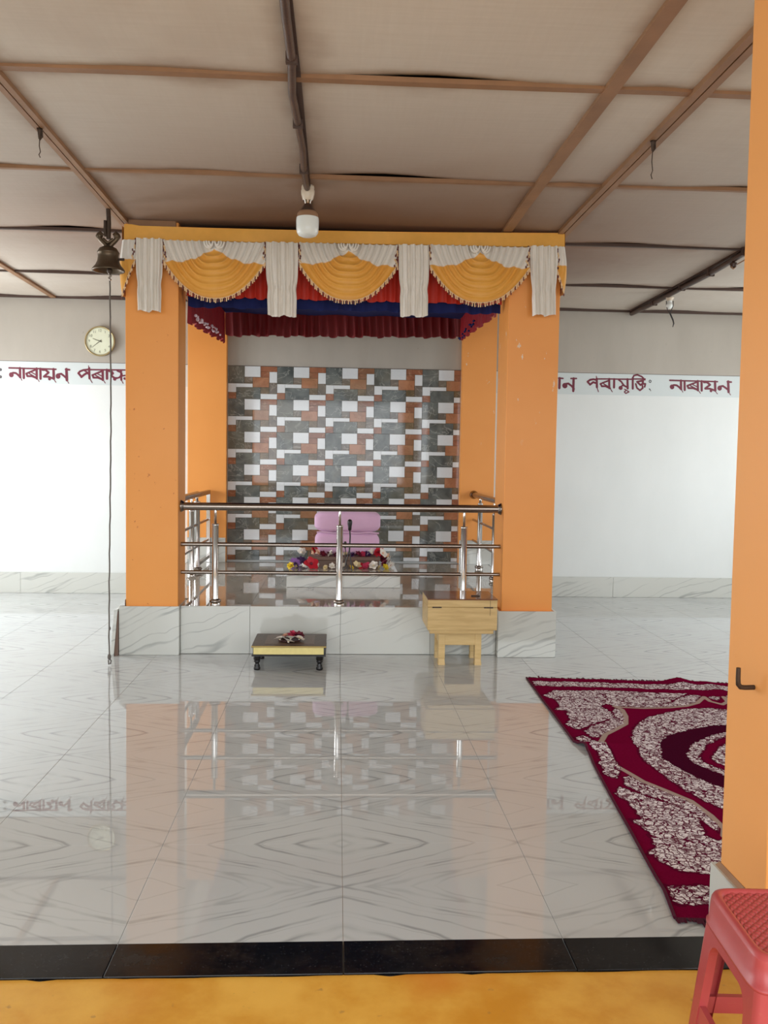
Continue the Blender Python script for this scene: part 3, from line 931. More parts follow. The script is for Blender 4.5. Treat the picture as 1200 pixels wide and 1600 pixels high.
def fringe_line(pts, parent, y0, step=0.0135, ln=0.026):
    """cord along the hem with short tassels"""
    mb = MB()
    mb.tube([(x, y0 - 0.006, z) for x, z in pts], 0.0042, 6, 0)
    acc, k = 0.0, 0
    for (x0, z0), (x1, z1) in zip(pts[:-1], pts[1:]):
        L = math.hypot(x1 - x0, z1 - z0)
        while acc < L:
            t = acc / L
            x, z = x0 + (x1 - x0) * t, z0 + (z1 - z0) * t
            l = ln * rng.uniform(0.85, 1.15)
            dx = rng.uniform(-0.003, 0.003)
            w = 0.0030
            mb.add([(x - w, y0 - 0.010, z), (x + w, y0 - 0.010, z), (x + dx + w * 1.4, y0 - 0.011, z - l), (x + dx - w * 1.4, y0 - 0.011, z - l), (x, y0 - 0.003, z), (x + dx, y0 - 0.003, z - l)],
                   [(0, 3, 2, 1), (0, 4, 5, 3), (1, 2, 5, 4), (2, 3, 5)], 0 if k % 3 else 1)
            k += 1
            acc += step
        acc -= L
    o = part('fringe', mb, [M['fringe_light'], M['fringe_dark']], parent)
    o['kind'] = 'stuff'
    return o

def braid(x, z0, z1, parent, dx=0.0):
    mb = MB()
    n = 11
    for k in range(n):
        t = k / (n - 1)
        z = z0 + (z1 - z0) * t
        xx = x + dx * t + 0.005 * math.sin(k * 2.4)
        for s in (-1, 1):
            a = k * 1.3 + (0 if s > 0 else PI)
            mb.ball((xx + 0.006 * math.cos(a), YV - 0.016 + 0.006 * math.sin(a), z), 0.0075, 6, 4, 0 if s > 0 else 1, (0.75, 0.75, 1.25))
    return part('bead_braid', mb, [M['fringe_light'], M['fringe_dark']], parent)

def swag(xc, W, z0, drop_side, drop, seed):
    mb = MB()
    heads = []
    nc, na = 84, 57
    c0 = 0.03
    def pos(c, a):
        X = W * min(c / 0.9, 1.0)
        e = drop_side * max(0.0, (c - 0.9) / 0.1)
        D = drop * (c ** 0.92)
        zd = e + (D - e) * (1 - abs(a) ** (4.8 - 2.6 * c))
        x = xc + X * a
        # hung fold ridges follow the nested curves
        ph = c * 2 * PI * 8.0 + 0.9 * math.sin(seed + a * 2)
        amp = 0.021 * (0.14 + 0.84 * (abs(a) ** 1.1)) * (1 - 0.45 * c)
        y = YV - 0.022 - 0.030 * math.sin(PI * min(1, c)) * (1 - abs(a) ** 3) - amp * (1 - 2 * abs(math.sin(ph / 2)) ** 0.8)
        return x, y, z0 - zd, zd
    for i in range(nc):
        c = c0 + (1 - c0) * i / (nc - 1)
        for j in range(na):
            a = -1 + 2 * j / (na - 1)
            x, y, z, zd = pos(c, a)
            mb.v.append((x, y, z))
            xr = abs(x - xc) / W
            b = 0.046 + 0.088 * min(1.0, xr / 0.55) ** 0.75 + 0.006 * math.sin(x * 60)
            heads.append(b - zd)
    for i in range(nc - 1):
        for j in range(na - 1):
            mb.f.append((i * na + j, (i + 1) * na + j, (i + 1) * na + j + 1, i * na + j + 1))
            mb.mi.append(0); mb.sm.append(True)
    o = part('swag', mb, M['swag'], val)
    put_attr(o, 'heading', heads)
    # gathered rosette at the top middle
    ro = MB()
    for s in (-1, 1):
        for k in range(3):
            r0 = 0.020 + 0.013 * k
            pts = []
            for q in range(9):
                a = PI * q / 8
                pts.append((xc + s * (0.006 + r0 * (1 - math.cos(a)) * 0.62), YV - 0.045 + 0.004 * k, z0 - 0.006 - r0 * 1.25 * math.sin(a) * (0.9 - 0.1 * k)))
            ro.tube(pts, [0.006 + 0.002 * math.sin(PI * q / 8) for q in range(9)], 7)
    part('rosette', ro, M['silver_cloth'], o)
    hem = []
    for j in range(61):
        a = -1 + 2 * j / 60
        x, y, z, zd = pos(1.0, a)
        hem.append((x, z))
    fringe_line(hem, o, YV - 0.022)
    return o
swag(-0.805, 0.324, 2.688, 0.128, 0.362, 0.3)
swag(0.050, 0.318, 2.696, 0.130, 0.362, 1.9)
swag(0.902, 0.328, 2.706, 0.134, 0.366, 4.1)

def tail(x0, x1, xb0, xb1, zt, zb, seed, label=None):
    def fn(u, v, dy=0.0):
        z = zt + (zb - zt) * v
        pin = 1 - 0.07 * math.exp(-((v - 0.62) / 0.09) ** 2)
        xa, xbb = x0 + (xb0 - x0) * v, x1 + (xb1 - x1) * v
        xm = (xa + xbb) / 2
        x = xm + (xbb - xa) * (u - 0.5) * pin * (1 + 0.03 * math.sin(v * 5))
        y = YV - 0.038 - 0.015 * math.sin(u * 2 * PI * 3.6 + 0.5 * math.sin(v * 4 + seed) + seed) - 0.006 * math.sin(u * 2 * PI * 8 + seed * 2)
        y -= 0.006 * math.exp(-((v - 0.62) / 0.05) ** 2) * math.sin(u * 40 + seed)
        y -= 0.004 * math.exp(-((v - 0.78) / 0.05) ** 2) * math.sin(u * 31 + seed)
        if v > 0.98:
            z += 0.006 * math.sin(u * 2 * PI * 1.7 + seed)
        return (x, y + dy, z)
    mb = MB()
    mb.grid(fn, 41, 36)
    o = part('tail', mb, M['silver_cloth'], val)
    return o
tails = [(-1.294, -1.132, -1.288, -1.138, 2.690, 2.233), (-0.476, -0.274, -0.464, -0.277, 2.690, 2.221),
         (0.373, 0.566, 0.388, 0.570, 2.698, 2.240), (1.231, 1.402, 1.254, 1.409, 2.713, 2.268)]
for k, t in enumerate(tails):
    o = tail(*t, seed=k * 1.7)
    braid(t[0] - 0.004, t[4] - 0.004, t[4] - 0.135, o, -0.010 if k else -0.03)
    braid(t[1] + 0.006, t[4] - 0.004, t[4] - 0.135, o, 0.010 if k < 3 else 0.02)

def end_swag(s, xin, xout, zt, zmid, zb):
    """half swag that turns round the corner of the valance"""
    mb = MB()
    heads = []
    path = []
    for k in range(10):
        t = k / 9
        path.append((xin + (xout - xin) * t, YV - 0.014 - 0.012 * math.sin(PI * t)))
    for k in range(1, 9):
        t = k / 8
        path.append((xout + s * 0.012 * math.sin(PI * t * 0.5), YV - 0.014 + 0.30 * t))
    nv = 22
    L = len(path)
    for i, (x, y) in enumerate(path):
        q = i / 9 if i < 10 else 1.0
        zlow = zmid + (zb - zmid) * q ** 1.3
        for j in range(nv):
            v = j / (nv - 1)
            z = zt + (zlow - zt) * v
            f = 0.007 * math.sin(i * 1.9 + v * 1.5)
            bul = 0.016 * math.sin(PI * v) * (1 if i > 6 else 0.3)
            mb.v.append((x + s * (bul + (f if i >= 10 else 0)), y - (f if i < 10 else 0), z))
            heads.append((z - (zt - 0.122)))
    for i in range(L - 1):
        for j in range(nv - 1):
            mb.f.append((i * nv + j, (i + 1) * nv + j, (i + 1) * nv + j + 1, i * nv + j + 1)); mb.mi.append(0); mb.sm.append(True)
    o = part('swag', mb, M['swag'], val)
    put_attr(o, 'heading', heads)
    hem = []
    for i in range(10):
        q = i / 9
        hem.append((path[i][0], zmid + (zb - zmid) * q ** 1.3))
    fringe_line(hem, o, YV - 0.018)
    hb = MB()
    for zz0, zz1 in ((ztop_at(xout), zt - 0.004),):
        hb.grid(lambda u, v: (xout + s * 0.004, YV + 0.30 * u, zz0 + (zz1 - zz0) * v), 8, 3)
    part('return_band', hb, M['gold_cloth'], val)
end_swag(-1, -1.298, -1.388, 2.682, 2.56, 2.335)
end_swag(1, 1.402, 1.462, 2.716, 2.575, 2.415)

# inner canopy: blue sheet with pleated red frills on four sides
can = thing('shrine_canopy', 'blue cloth canopy with red pleated frills hung inside the shrine top', 'canopy', (0.03, 7.0, 2.3))
ZCAN = 2.60
mb = MB()
mb.grid(lambda u, v: (-1.02 + 2.11 * u, 6.0 + 2.05 * v, ZCAN - 0.035 * math.sin(PI * u) * math.sin(PI * v) + 0.006 * math.sin(u * 30)), 36, 20)
part('canopy_sheet', mb, M['blue_cloth'], can)
def frill(p0, p1, zt, zb0, zb1, npl, amp, seed, hem=0.012, flare=0.0):
    p0, p1 = Vector(p0), Vector(p1)
    d = (p1 - p0); L = d.length; d /= L
    nrm = Vector((d.y, -d.x))
    def fn(u, v):
        ph = u * npl * 2 * PI + 1.4 * math.sin(u * 17 + seed) + 0.5 * math.sin(v * 2 + seed)
        a = amp * (0.25 + 0.75 * v) * (0.7 + 0.3 * math.sin(u * 29 + seed * 3))
        q = p0 + d * (u * L) + nrm * (a * math.sin(ph) + flare * v * v)
        q = q + d * (amp * 0.5 * v * math.cos(ph * 1.0))
        zb = zb0 + (zb1 - zb0) * u + hem * math.sin(u * npl * 2.1 + seed) * 0.7 + hem * 0.5 * math.sin(u * npl * 5.3 + seed)
        return (q.x, q.y, zt + (zb - zt) * v)
    mb = MB()
    mb.grid(fn, int(npl * 9), 9)
    return mb
o = part('front_frill', frill((-1.02, 6.0), (1.09, 6.0), 2.74, 2.372, 2.372, 34, 0.016, 0.4, 0.006), M['red_cloth'], can)
part('blue_frill', frill((-1.02, 6.06), (1.09, 6.06), 2.72, 2.315, 2.318, 24, 0.012, 2.1, 0.006), M['blue_cloth'], can)
part('back_frill', frill((-1.02, 8.03), (1.09, 8.03), 2.70, 2.395, 2.425, 30, 0.020, 1.3, 0.010), M['maroon_cloth'], can)
o = part('side_frill', frill((-1.022, 8.0), (-1.022, 6.14), 2.70, 2.335, 2.225, 16, 0.018, 3.3, 0.014), M['crimson_net'], can)
def sequins(parent, pts):
    mb = MB()
    for (x, y, z, r) in pts:
        mb.lathe([(1e-4, -0.003), (r, -0.002), (r, 0.001), (1e-4, 0.004)], (x, y, z), 8, 0, 'y')
    part('sequin', mb, M['sequin'], parent)['kind'] = 'stuff'
sequins(o, [(-0.990 + 0.02 * rng.random(), y_, 2.245 + 0.058 * (y_ - 6.15) + 0.035 * rng.random() ** 2, 0.005 + 0.007 * rng.random()) for y_ in [6.18 + 1.25 * rng.random() ** 1.5 for k in range(30)]])
o = part('side_frill', frill((1.092, 6.22), (1.092, 8.0), 2.70, 2.335, 2.40, 16, 0.018, 5.1, 0.014), M['crimson_net'], can)
mb = MB()
for k in range(18):
    y, z = 7.0 + 0.9 * rng.random(), 2.375 + 0.05 * rng.random()
    mb.lathe([(1e-4, -0.003), (0.009, -0.002), (0.009, 0.001), (1e-4, 0.004)], (1.06, y, z), 8, 0, 'y')
part('sequin', mb, M['blue_cloth'], o)['kind'] = 'stuff'

# ================================================================== RAILINGS
def post(parent, x, y, z0, z1, zs, r=0.022, rt=0.0085):
    mb = MB()
    mb.lathe([(r * 1.6, 0), (r * 1.6, 0.008), (r * 1.15, 0.022), (r, 0.03), (r, zs - z0 - 0.012), (r * 1.06, zs - z0 - 0.01), (r * 1.06, zs - z0), (rt, zs - z0 + 0.003), (rt, z1 - z0)], (x, y, z0), 16)
    p = part('post', mb, M['steel'], parent)
    c = MB().lathe([(r * 1.3, 0.012), (r * 1.75, 0.018), (r * 1.75, 0.032), (r * 1.1, 0.040)], (x, y, z0), 16)
    part('collar', c, M['steel_dark'], p)
    return p
rail = thing('front_railing', 'stainless steel railing across the front of the shrine platform', 'railing', (0.03, 5.95, PZ))
RY = 5.95
part('top_rail', MB().tube([(-1.042, RY, 0.982), (1.111, RY, 0.989)], 0.0265, 16), M['steel_dark'], rail)
for xx, s in ((-1.045, 1), (1.113, -1)):
    mb = MB().lathe([(1e-4, 0), (0.040, 0), (0.040, s * 0.006), (0.030, s * 0.022), (0.027, s * 0.024)], (xx, RY, 0.983 if s > 0 else 0.989), 18, 0, 'x')
    part('rail_flange', mb, M['steel_dark'], rail)
part('lower_rail', MB().tube([(-1.042, RY, 0.728), (1.111, RY, 0.733)], 0.0145, 12), M['steel_dark'], rail)
part('lower_rail', MB().tube([(-1.042, RY, 0.540), (1.111, RY, 0.541)], 0.0125, 12), M['steel_dark'], rail)
for x in (-0.815, 0.018, 0.862):
    post(rail, x, RY, PZ, 0.962, 0.866)

lr = thing('side_railing', 'steel railing along the left side of the shrine platform', 'railing', (-1.21, 7.3, PZ))
part('top_rail', MB().tube([(-1.21, 6.132, 0.985), (-1.21, 7.70, 0.99)], 0.027, 14), M['steel_dark'], lr)
part('frame_rail', MB().bbox(-1.226, -1.194, 7.70, 8.385, 0.965, 1.005, 0.003), M['steel_dark'], lr)
part('frame_rail', MB().bbox(-1.224, -1.196, 7.70, 8.385, 0.365, 0.395, 0.003), M['steel_dark'], lr)
part('frame_post', MB().bbox(-1.228, -1.192, 8.345, 8.385, PZ, 0.97, 0.003), M['steel'], lr)
for z in (0.73, 0.54):
    part('lower_rail', MB().tube([(-1.21, 6.132, z), (-1.21, 8.36, z)], 0.012, 10), M['steel_dark'], lr)
post(lr, -1.21, 7.68, PZ, 0.97, 0.93, 0.026, 0.012)
post(lr, -1.21, 7.40, PZ, 0.97, 0.87, 0.022)
rr = thing('side_railing', 'steel railing along the right side of the shrine platform', 'railing', (1.30, 7.3, PZ))
part('top_rail', MB().tube([(1.30, 6.205, 0.988), (1.30, 8.385, 0.992)], 0.025, 14), M['steel_dark'], rr)
mb = MB().lathe([(1e-4, 0), (0.040, 0), (0.040, -0.01), (0.028, -0.03)], (1.30, 8.387, 0.992), 18, 0, 'y')
part('rail_flange', mb, M['steel_dark'], rr)
for z in (0.753, 0.556):
    part('lower_rail', MB().tube([(1.30, 6.205, z), (1.30, 8.385, z)], 0.011, 10), M['steel_dark'], rr)
post(rr, 1.30, 7.98, PZ, 0.97, 0.93, 0.022, 0.012)
post(rr, 1.30, 7.22, PZ, 0.97, 0.88, 0.022, 0.010)

# ================================================================== ALTAR
stp = thing('altar_step', 'low marble step on the platform under the pink covered scripture', 'step', (0.055, 7.15, PZ))
part('front_tile', MB().bbox(-0.384, 0.054, 6.776, 6.79, PZ + 0.001, 0.412, 0.001), M['marble'], stp)
part('front_tile', MB().bbox(0.0555, 0.492, 6.776, 6.79, PZ + 0.001, 0.412, 0.001), M['marble'], stp)
part('step_body', MB().bbox(-0.383, 0.491, 6.791, 7.75, PZ + 0.001, 0.414, 0.002), M['platform'], stp)
ZS = 0.414
st = thing('low_stand', 'low brown wooden stand beneath the pink covered bundle', 'stand', (0.06, 7.45, ZS))
part('board', MB().bbox(-0.236, 0.360, 7.27, 7.66, 0.475, 0.506, 0.004), M['brown_stand'], st)
part('front_panel', MB().bbox(-0.225, 0.350, 7.285, 7.30, ZS + 0.001, 0.474, 0.002), M['brown_stand'], st)
for x in (-0.222, 0.31):
    part('leg', MB().bbox(x, x + 0.036, 7.60, 7.64, ZS + 0.001, 0.474, 0.002), M['brown_stand'], st)

# two soft tiers under a pink cover, tied at the waist
pk = thing('covered_scripture', 'two tiered scripture bundle wrapped in pink cloth on the low stand', 'bundle', (0.083, 7.48, 0.507))
def cushion(x0, x1, y0, y1, z0, z1, seed, pw=6.0):
    cx, cy, cz = (x0 + x1) / 2, (y0 + y1) / 2, (z0 + z1) / 2
    hx, hy, hz = (x1 - x0) / 2, (y1 - y0) / 2, (z1 - z0) / 2
    def fn(u, v):
        th = 2 * PI * u
        ph = PI * (v - 0.5)
        def sp(w, e):
            return math.copysign(abs(w) ** e, w)
        e1, e2 = 2 / 4.4, 2 / pw
        x = sp(math.cos(ph), e1) * sp(math.cos(th), e2)
        y = sp(math.cos(ph), e1) * sp(math.sin(th), e2)
        z = sp(math.sin(ph), e1)
        w = 0.014 * math.sin(z * 9 + 2.2 * math.sin(x * 3 + seed)) * math.exp(-((abs(z) - 0.75) / 0.3) ** 2)
        return (cx + hx * x * (1 + w), cy + hy * y * (1 + 2 * w), cz + hz * z + 0.004 * math.sin(x * 5 + seed) * (1 + z) / 2)
    mb = MB()
    mb.grid(fn, 65, 33)
    return mb
part('lower_tier', cushion(-0.187, 0.358, 7.375, 7.62, 0.5075, 0.703, 0.4), M['pink_cloth'], pk)
part('upper_tier', cushion(-0.192, 0.364, 7.365, 7.62, 0.697, 0.880, 2.2), M['pink_cloth'], pk)
mb = MB()
mb.tube([(-0.17 + 0.52 * k / 14, 7.38 - 0.012 * math.sin(PI * k / 14), 0.698 + 0.004 * math.sin(k * 1.2)) for k in range(15)], 0.007, 8)
part('tie', mb, M['pink_cloth'], pk)

def mic_stand(name, x, y, z0, h, big, label):
    t = thing(name, label, 'microphone', (x, y, z0))
    hd = MB()
    s = 1.0 if big else 0.6
    hd.lathe([(0.006 * s, -0.055 * s), (0.013 * s, -0.05 * s), (0.015 * s, -0.02 * s), (0.019 * s, 0.0), (0.020 * s, 0.018 * s), (0.014 * s, 0.032 * s), (1e-4, 0.037 * s)], (x, y, z0 + h), 12)
    part('microphone_head', hd, M['mic'], t)
    part('stem', MB().tube([(x, y, z0 + h * 0.45), (x + 0.004, y, z0 + h * 0.75), (x, y, z0 + h - 0.05 * s)], 0.006 * s, 8), M['mic'], t)
    for k in range(3):
        a = -PI / 2 + 2 * PI * k / 3 + 0.5
        r = 0.045 * s if big else 0.05
        part('leg', MB().tube([(x, y, z0 + h * 0.47), (x + r * math.cos(a), y + r * math.sin(a), z0 + 0.004)], 0.0045 * s, 6), M['mic'], t)
mic_stand('microphone_stand', 0.100, 7.02, ZS, 0.385, True, 'tall black microphone on thin legs in front of the pink bundle')
mic_stand('microphone_stand', 0.066, 7.10, ZS, 0.215, False, 'short black microphone stand just left of the tall microphone')

# ------------------------------------------------------------------ flowers
def petal(mb, c, ang, tilt, L, W, mi, cup=0.3, n=4):
    """one petal as a small cupped strip"""
    rot = Matrix.Rotation(ang, 3, 'Z') @ Matrix.Rotation(-tilt, 3, 'Y')
    vs_ = []
    for i in range(n + 1):
        t = i / n
        w = W * math.sin(PI * (0.12 + 0.80 * t)) * 0.5
        for k in (-1, 0, 1):
            p = Vector((L * t, w * k, cup * L * t * t * -0.3 + cup * abs(k) * w * 0.6))
            vs_.append(tuple(Vector(c) + rot @ p))
    fs_ = []
    for i in range(n):
        for k in range(2):
            a = i * 3 + k
            fs_.append((a, a + 3, a + 4, a + 1))
    mb.add(vs_, fs_, mi, True)
def flower_mb(kind, r, seed):
    rs = np.random.default_rng(seed)
    mb = MB()
    lay = {'five': [(5, 0.35, 1.0, 0.85)], 'full': [(8, 0.15, 1.0, 0.6), (7, 0.6, 0.85, 0.55), (6, 1.05, 0.65, 0.5)],
           'cup': [(6, 0.5, 1.0, 0.75), (5, 0.95, 0.85, 0.7)]}[kind]
    for n, tilt, sc, w in lay:
        off = rs.uniform(0, 6)
        for k in range(n):
            petal(mb, (0, 0, 0.18 * r), off + 2 * PI * k / n + rs.uniform(-.12, .12), tilt + rs.uniform(-.15, .15), r * sc * rs.uniform(.9, 1.1), r * w * 1.25, 0)
    mb.ball((0, 0, 0.28 * r), 0.22 * r, 7, 5, 1)
    mb.ball((0, 0, 0.12 * r), 0.16 * r, 6, 4, 0)
    return mb
fseed = [11]
def flower(kind, colr, centre, r, loc, label, group, tilt=(0.0, 0.0)):
    fseed[0] += 1
    mb = flower_mb(kind, r, fseed[0])
    o = link_mesh('flower', mb, [M[colr], M[centre]], None, (0, 0, 0))
    o.location = (loc[0], loc[1], loc[2] + 0.62 * r * math.sin(tilt[0]))
    o.rotation_euler = (tilt[0], tilt[1], rng.uniform(0, 6))
    o['label'] = label; o['category'] = 'flower'; o['group'] = group
    return o
G1 = 'flowers in the front row on the altar step'
front = [  # x in metres along the step, kind, petal, centre, radius, words
    (-0.372, 'full', 'yellow_petal', 'yellow_petal', 0.036, 'large yellow flower at the left end of the front row on the step'),
    (-0.322, 'cup', 'cream_petal', 'yellow_petal', 0.022, 'small pale cream flower beside the large yellow one at left'),
    (-0.278, 'cup', 'white_petal', 'cream_petal', 0.030, 'white flower just left of the big red one on the step'),
    (-0.214, 'five', 'red_petal', 'maroon_petal', 0.062, 'biggest bright red flower in the front row on the step'),
    (-0.148, 'cup', 'white_petal', 'cream_petal', 0.028, 'white flower just right of the big red one on the step'),
    (-0.090, 'full', 'cream_petal', 'yellow_petal', 0.023, 'small olive cream flower between two white ones left of the middle post'),
    (-0.040, 'cup', 'white_petal', 'cream_petal', 0.032, 'white flower in front row nearest the middle post on its left'),
    (0.068, 'cup', 'white_petal', 'cream_petal', 0.036, 'white flower by the feet of the tall microphone'),
    (0.118, 'full', 'yellow_petal', 'cream_petal', 0.024, 'small yellow flower right of the tall microphone'),
    (0.160, 'cup', 'cream_petal', 'white_petal', 0.040, 'tall cream white flower left of the pink red pair'),
    (0.205, 'full', 'red_petal', 'maroon_petal', 0.034, 'dark red flower, left one of the pink red pair'),
    (0.250, 'five', 'pink_petal', 'red_petal', 0.042, 'pinkish red flower, right one of the pink red pair'),
    (0.308, 'cup', 'white_petal', 'cream_petal', 0.044, 'largest white flower in the right half of the front row'),
    (0.354, 'full', 'cream_petal', 'yellow_petal', 0.022, 'small straw coloured flower near the right end of the front row'),
    (0.396, 'full', 'yellow_petal', 'yellow_petal', 0.032, 'yellow flower next to last at the right end of the front row'),
    (0.436, 'cup', 'white_petal', 'yellow_petal', 0.030, 'white flower with yellow heart at the right end of the front row'),
]
for k, (x, kind, a, b, r, lab) in enumerate(front):
    flower(kind, a, b, r, (x, 7.215 + 0.02 * math.sin(k * 2.1), ZS - 0.0), lab, G1, (0.95, 0))
G2 = 'flowers heaped around the pink bundle'
heap = [
    (-0.348, 7.34, ZS, 'full', 'purple_petal', 'violet_petal', 0.050, 'light purple flower at the left of the low stand'),
    (-0.300, 7.42, ZS, 'full', 'violet_petal', 'violet_petal', 0.056, 'dark violet flower lying against the left side of the low stand'),
    (-0.345, 7.24, ZS, 'full', 'violet_petal', 'purple_petal', 0.036, 'dark violet flower behind the large yellow one at left'),
    (-0.300, 7.46, ZS + 0.075, 'cup', 'white_petal', 'cream_petal', 0.046, 'white flower on top of the violet ones left of the stand'),
    (-0.212, 7.32, 0.507, 'cup', 'peach_petal', 'cream_petal', 0.030, 'tan peach flower on the left corner of the low stand'),
    (-0.176, 7.30, 0.507, 'cup', 'peach_petal', 'white_petal', 0.042, 'large peach flower on the left front of the low stand'),
    (-0.190, 7.35, 0.535, 'full', 'red_petal', 'maroon_petal', 0.038, 'red flower behind the large peach one on the stand'),
    (-0.118, 7.30, 0.507, 'full', 'maroon_petal', 'red_petal', 0.032, 'maroon flower right of the large peach one on the stand'),
    (-0.078, 7.305, 0.507, 'full', 'maroon_petal', 'violet_petal', 0.030, 'maroon flower left of the white pair on the stand edge'),
    (-0.040, 7.295, 0.507, 'cup', 'white_petal', 'cream_petal', 0.036, 'white flower on the stand edge left of the middle post'),
    (-0.004, 7.30, 0.507, 'full', 'maroon_petal', 'white_petal', 0.026, 'small maroon flower on the stand edge behind the middle post'),
    (0.032, 7.295, 0.507, 'cup', 'white_petal', 'cream_petal', 0.030, 'white flower on the stand edge right behind the middle post'),
    (0.075, 7.295, 0.507, 'cup', 'cream_petal', 'maroon_petal', 0.026, 'cream flower on the stand edge behind the microphones'),
    (0.130, 7.295, 0.507, 'full', 'violet_petal', 'maroon_petal', 0.026, 'dark violet flower on the stand edge right of the microphones'),
    (0.172, 7.295, 0.507, 'full', 'maroon_petal', 'pink_petal', 0.034, 'maroon flower with pink heart on the right part of the stand edge'),
    (0.212, 7.30, 0.507, 'full', 'pink_petal', 'maroon_petal', 0.030, 'pink red flower on the right part of the stand edge'),
    (0.250, 7.30, 0.507, 'full', 'violet_petal', 'violet_petal', 0.034, 'darkest violet flower on the right part of the stand edge'),
    (0.296, 7.30, 0.507, 'cup', 'white_petal', 'cream_petal', 0.044, 'white flower under the lower right corner of the pink bundle'),
    (0.352, 7.34, 0.515, 'full', 'red_petal', 'maroon_petal', 0.046, 'red flower at the right back corner of the low stand'),
    (0.372, 7.28, 0.507, 'five', 'white_petal', 'peach_petal', 0.048, 'white five petalled flower topping the heap right of the stand'),
    (0.392, 7.36, ZS + 0.055, 'full', 'maroon_petal', 'red_petal', 0.046, 'maroon flower in the middle of the heap right of the stand'),
    (0.428, 7.32, ZS + 0.070, 'cup', 'peach_petal', 'yellow_petal', 0.034, 'peach flower with yellow heart in the heap right of the stand'),
    (0.446, 7.30, ZS + 0.036, 'cup', 'white_petal', 'maroon_petal', 0.042, 'white flower with maroon heart in the heap right of the stand'),
    (0.452, 7.28, ZS, 'full', 'white_petal', 'red_petal', 0.038, 'white and red flower at the far right foot of the heap'),
    (0.400, 7.27, ZS + 0.02, 'full', 'maroon_petal', 'maroon_petal', 0.036, 'maroon flower behind the yellow one at the right end'),
]
for k, (x, y, z, kind, a, b, r, lab) in enumerate(heap):
    flower(kind, a, b, r, (x, y, z), lab, G2, (0.95, 0))

# ================================================================== OFFERING TABLE
tb = thing('offering_table', 'low black and gold carved wooden table standing before the platform', 'table', (-0.29, 5.6, 0))
tx0, tx1, ty0, ty1 = -0.518, -0.060, 5.41, 5.80
part('top', MB().bbox(tx0, tx1, ty0, ty1, 0.143, 0.156, 0.003), M['carved_top'], tb)
part('inlay', MB().bbox(tx0 + 0.075, tx1 - 0.075, ty0 + 0.05, ty1 - 0.05, 0.150, 0.1575, 0.001), M['carved_inner'], tb)
part('gold_moulding', MB().bbox(tx0 - 0.001, tx1 + 0.001, ty0 - 0.004, ty0 + 0.012, 0.147, 0.1555, 0.001), M['gold_edge'], tb)
part('apron', MB().bbox(tx0 + 0.008, tx1 - 0.008, ty0 + 0.006, ty1 - 0.006, 0.098, 0.143, 0.002), M['dark_lacquer'], tb)
part('gold_panel', MB().bbox(tx0 + 0.012, tx1 - 0.014, ty0 - 0.001, ty0 + 0.008, 0.103, 0.1455, 0.0015), M['gilt'], tb)
part('bottom_lip', MB().bbox(tx0, tx1, ty0, ty1, 0.090, 0.099, 0.002), M['dark_lacquer'], tb)
for x in (tx0 + 0.032, tx1 - 0.040):
    for y in (ty0 + 0.035, ty1 - 0.05):
        pr = [(0.017, 0.0), (0.021, 0.004), (0.021, 0.016), (0.015, 0.022), (0.019, 0.028), (0.012, 0.036), (0.015, 0.046), (0.021, 0.054), (0.016, 0.060), (0.022, 0.066), (0.022, 0.090)]
        part('leg', MB().lathe(pr, (x, y, 0), 14), M['dark_lacquer'], tb)
lf = thing('leaf_plate', 'dark maroon leaf plate holding flowers on the carved low table', 'leaf', (-0.29, 5.56, 0.158))
mb = MB().lathe([(1e-4, 0.001), (0.05, 0.001), (0.072, 0.006), (0.078, 0.012), (0.076, 0.013), (0.05, 0.006), (1e-4, 0.005)], (-0.29, 5.56, 0.158), 20)
part('plate', mb, M['leaf'], lf)
G3 = 'flowers on the low carved table'
for (x, y, z, kind, a, b, r, lab) in [
    (-0.296, 5.47, 0.158, 'five', 'white_petal', 'cream_petal', 0.040, 'white flower lying nearest the front edge of the low table'),
    (-0.350, 5.53, 0.160, 'five', 'white_petal', 'cream_petal', 0.040, 'white flower at the left on the low table'),
    (-0.232, 5.54, 0.160, 'five', 'white_petal', 'cream_petal', 0.040, 'white flower at the right on the low table'),
    (-0.284, 5.525, 0.166, 'five', 'white_petal', 'cream_petal', 0.038, 'white flower in the middle of the leaf plate on the low table'),
    (-0.318, 5.60, 0.166, 'full', 'peach_petal', 'red_petal', 0.034, 'peach and red flower at the back left of the leaf plate'),
    (-0.276, 5.61, 0.170, 'full', 'pink_petal', 'maroon_petal', 0.044, 'pink red flower at the back of the leaf plate'),
    (-0.236, 5.61, 0.166, 'full', 'maroon_petal', 'violet_petal', 0.040, 'maroon flower at the back right of the leaf plate')]:
    flower(kind, a, b, r, (x, y, z), lab, G3, (0.3, 0))

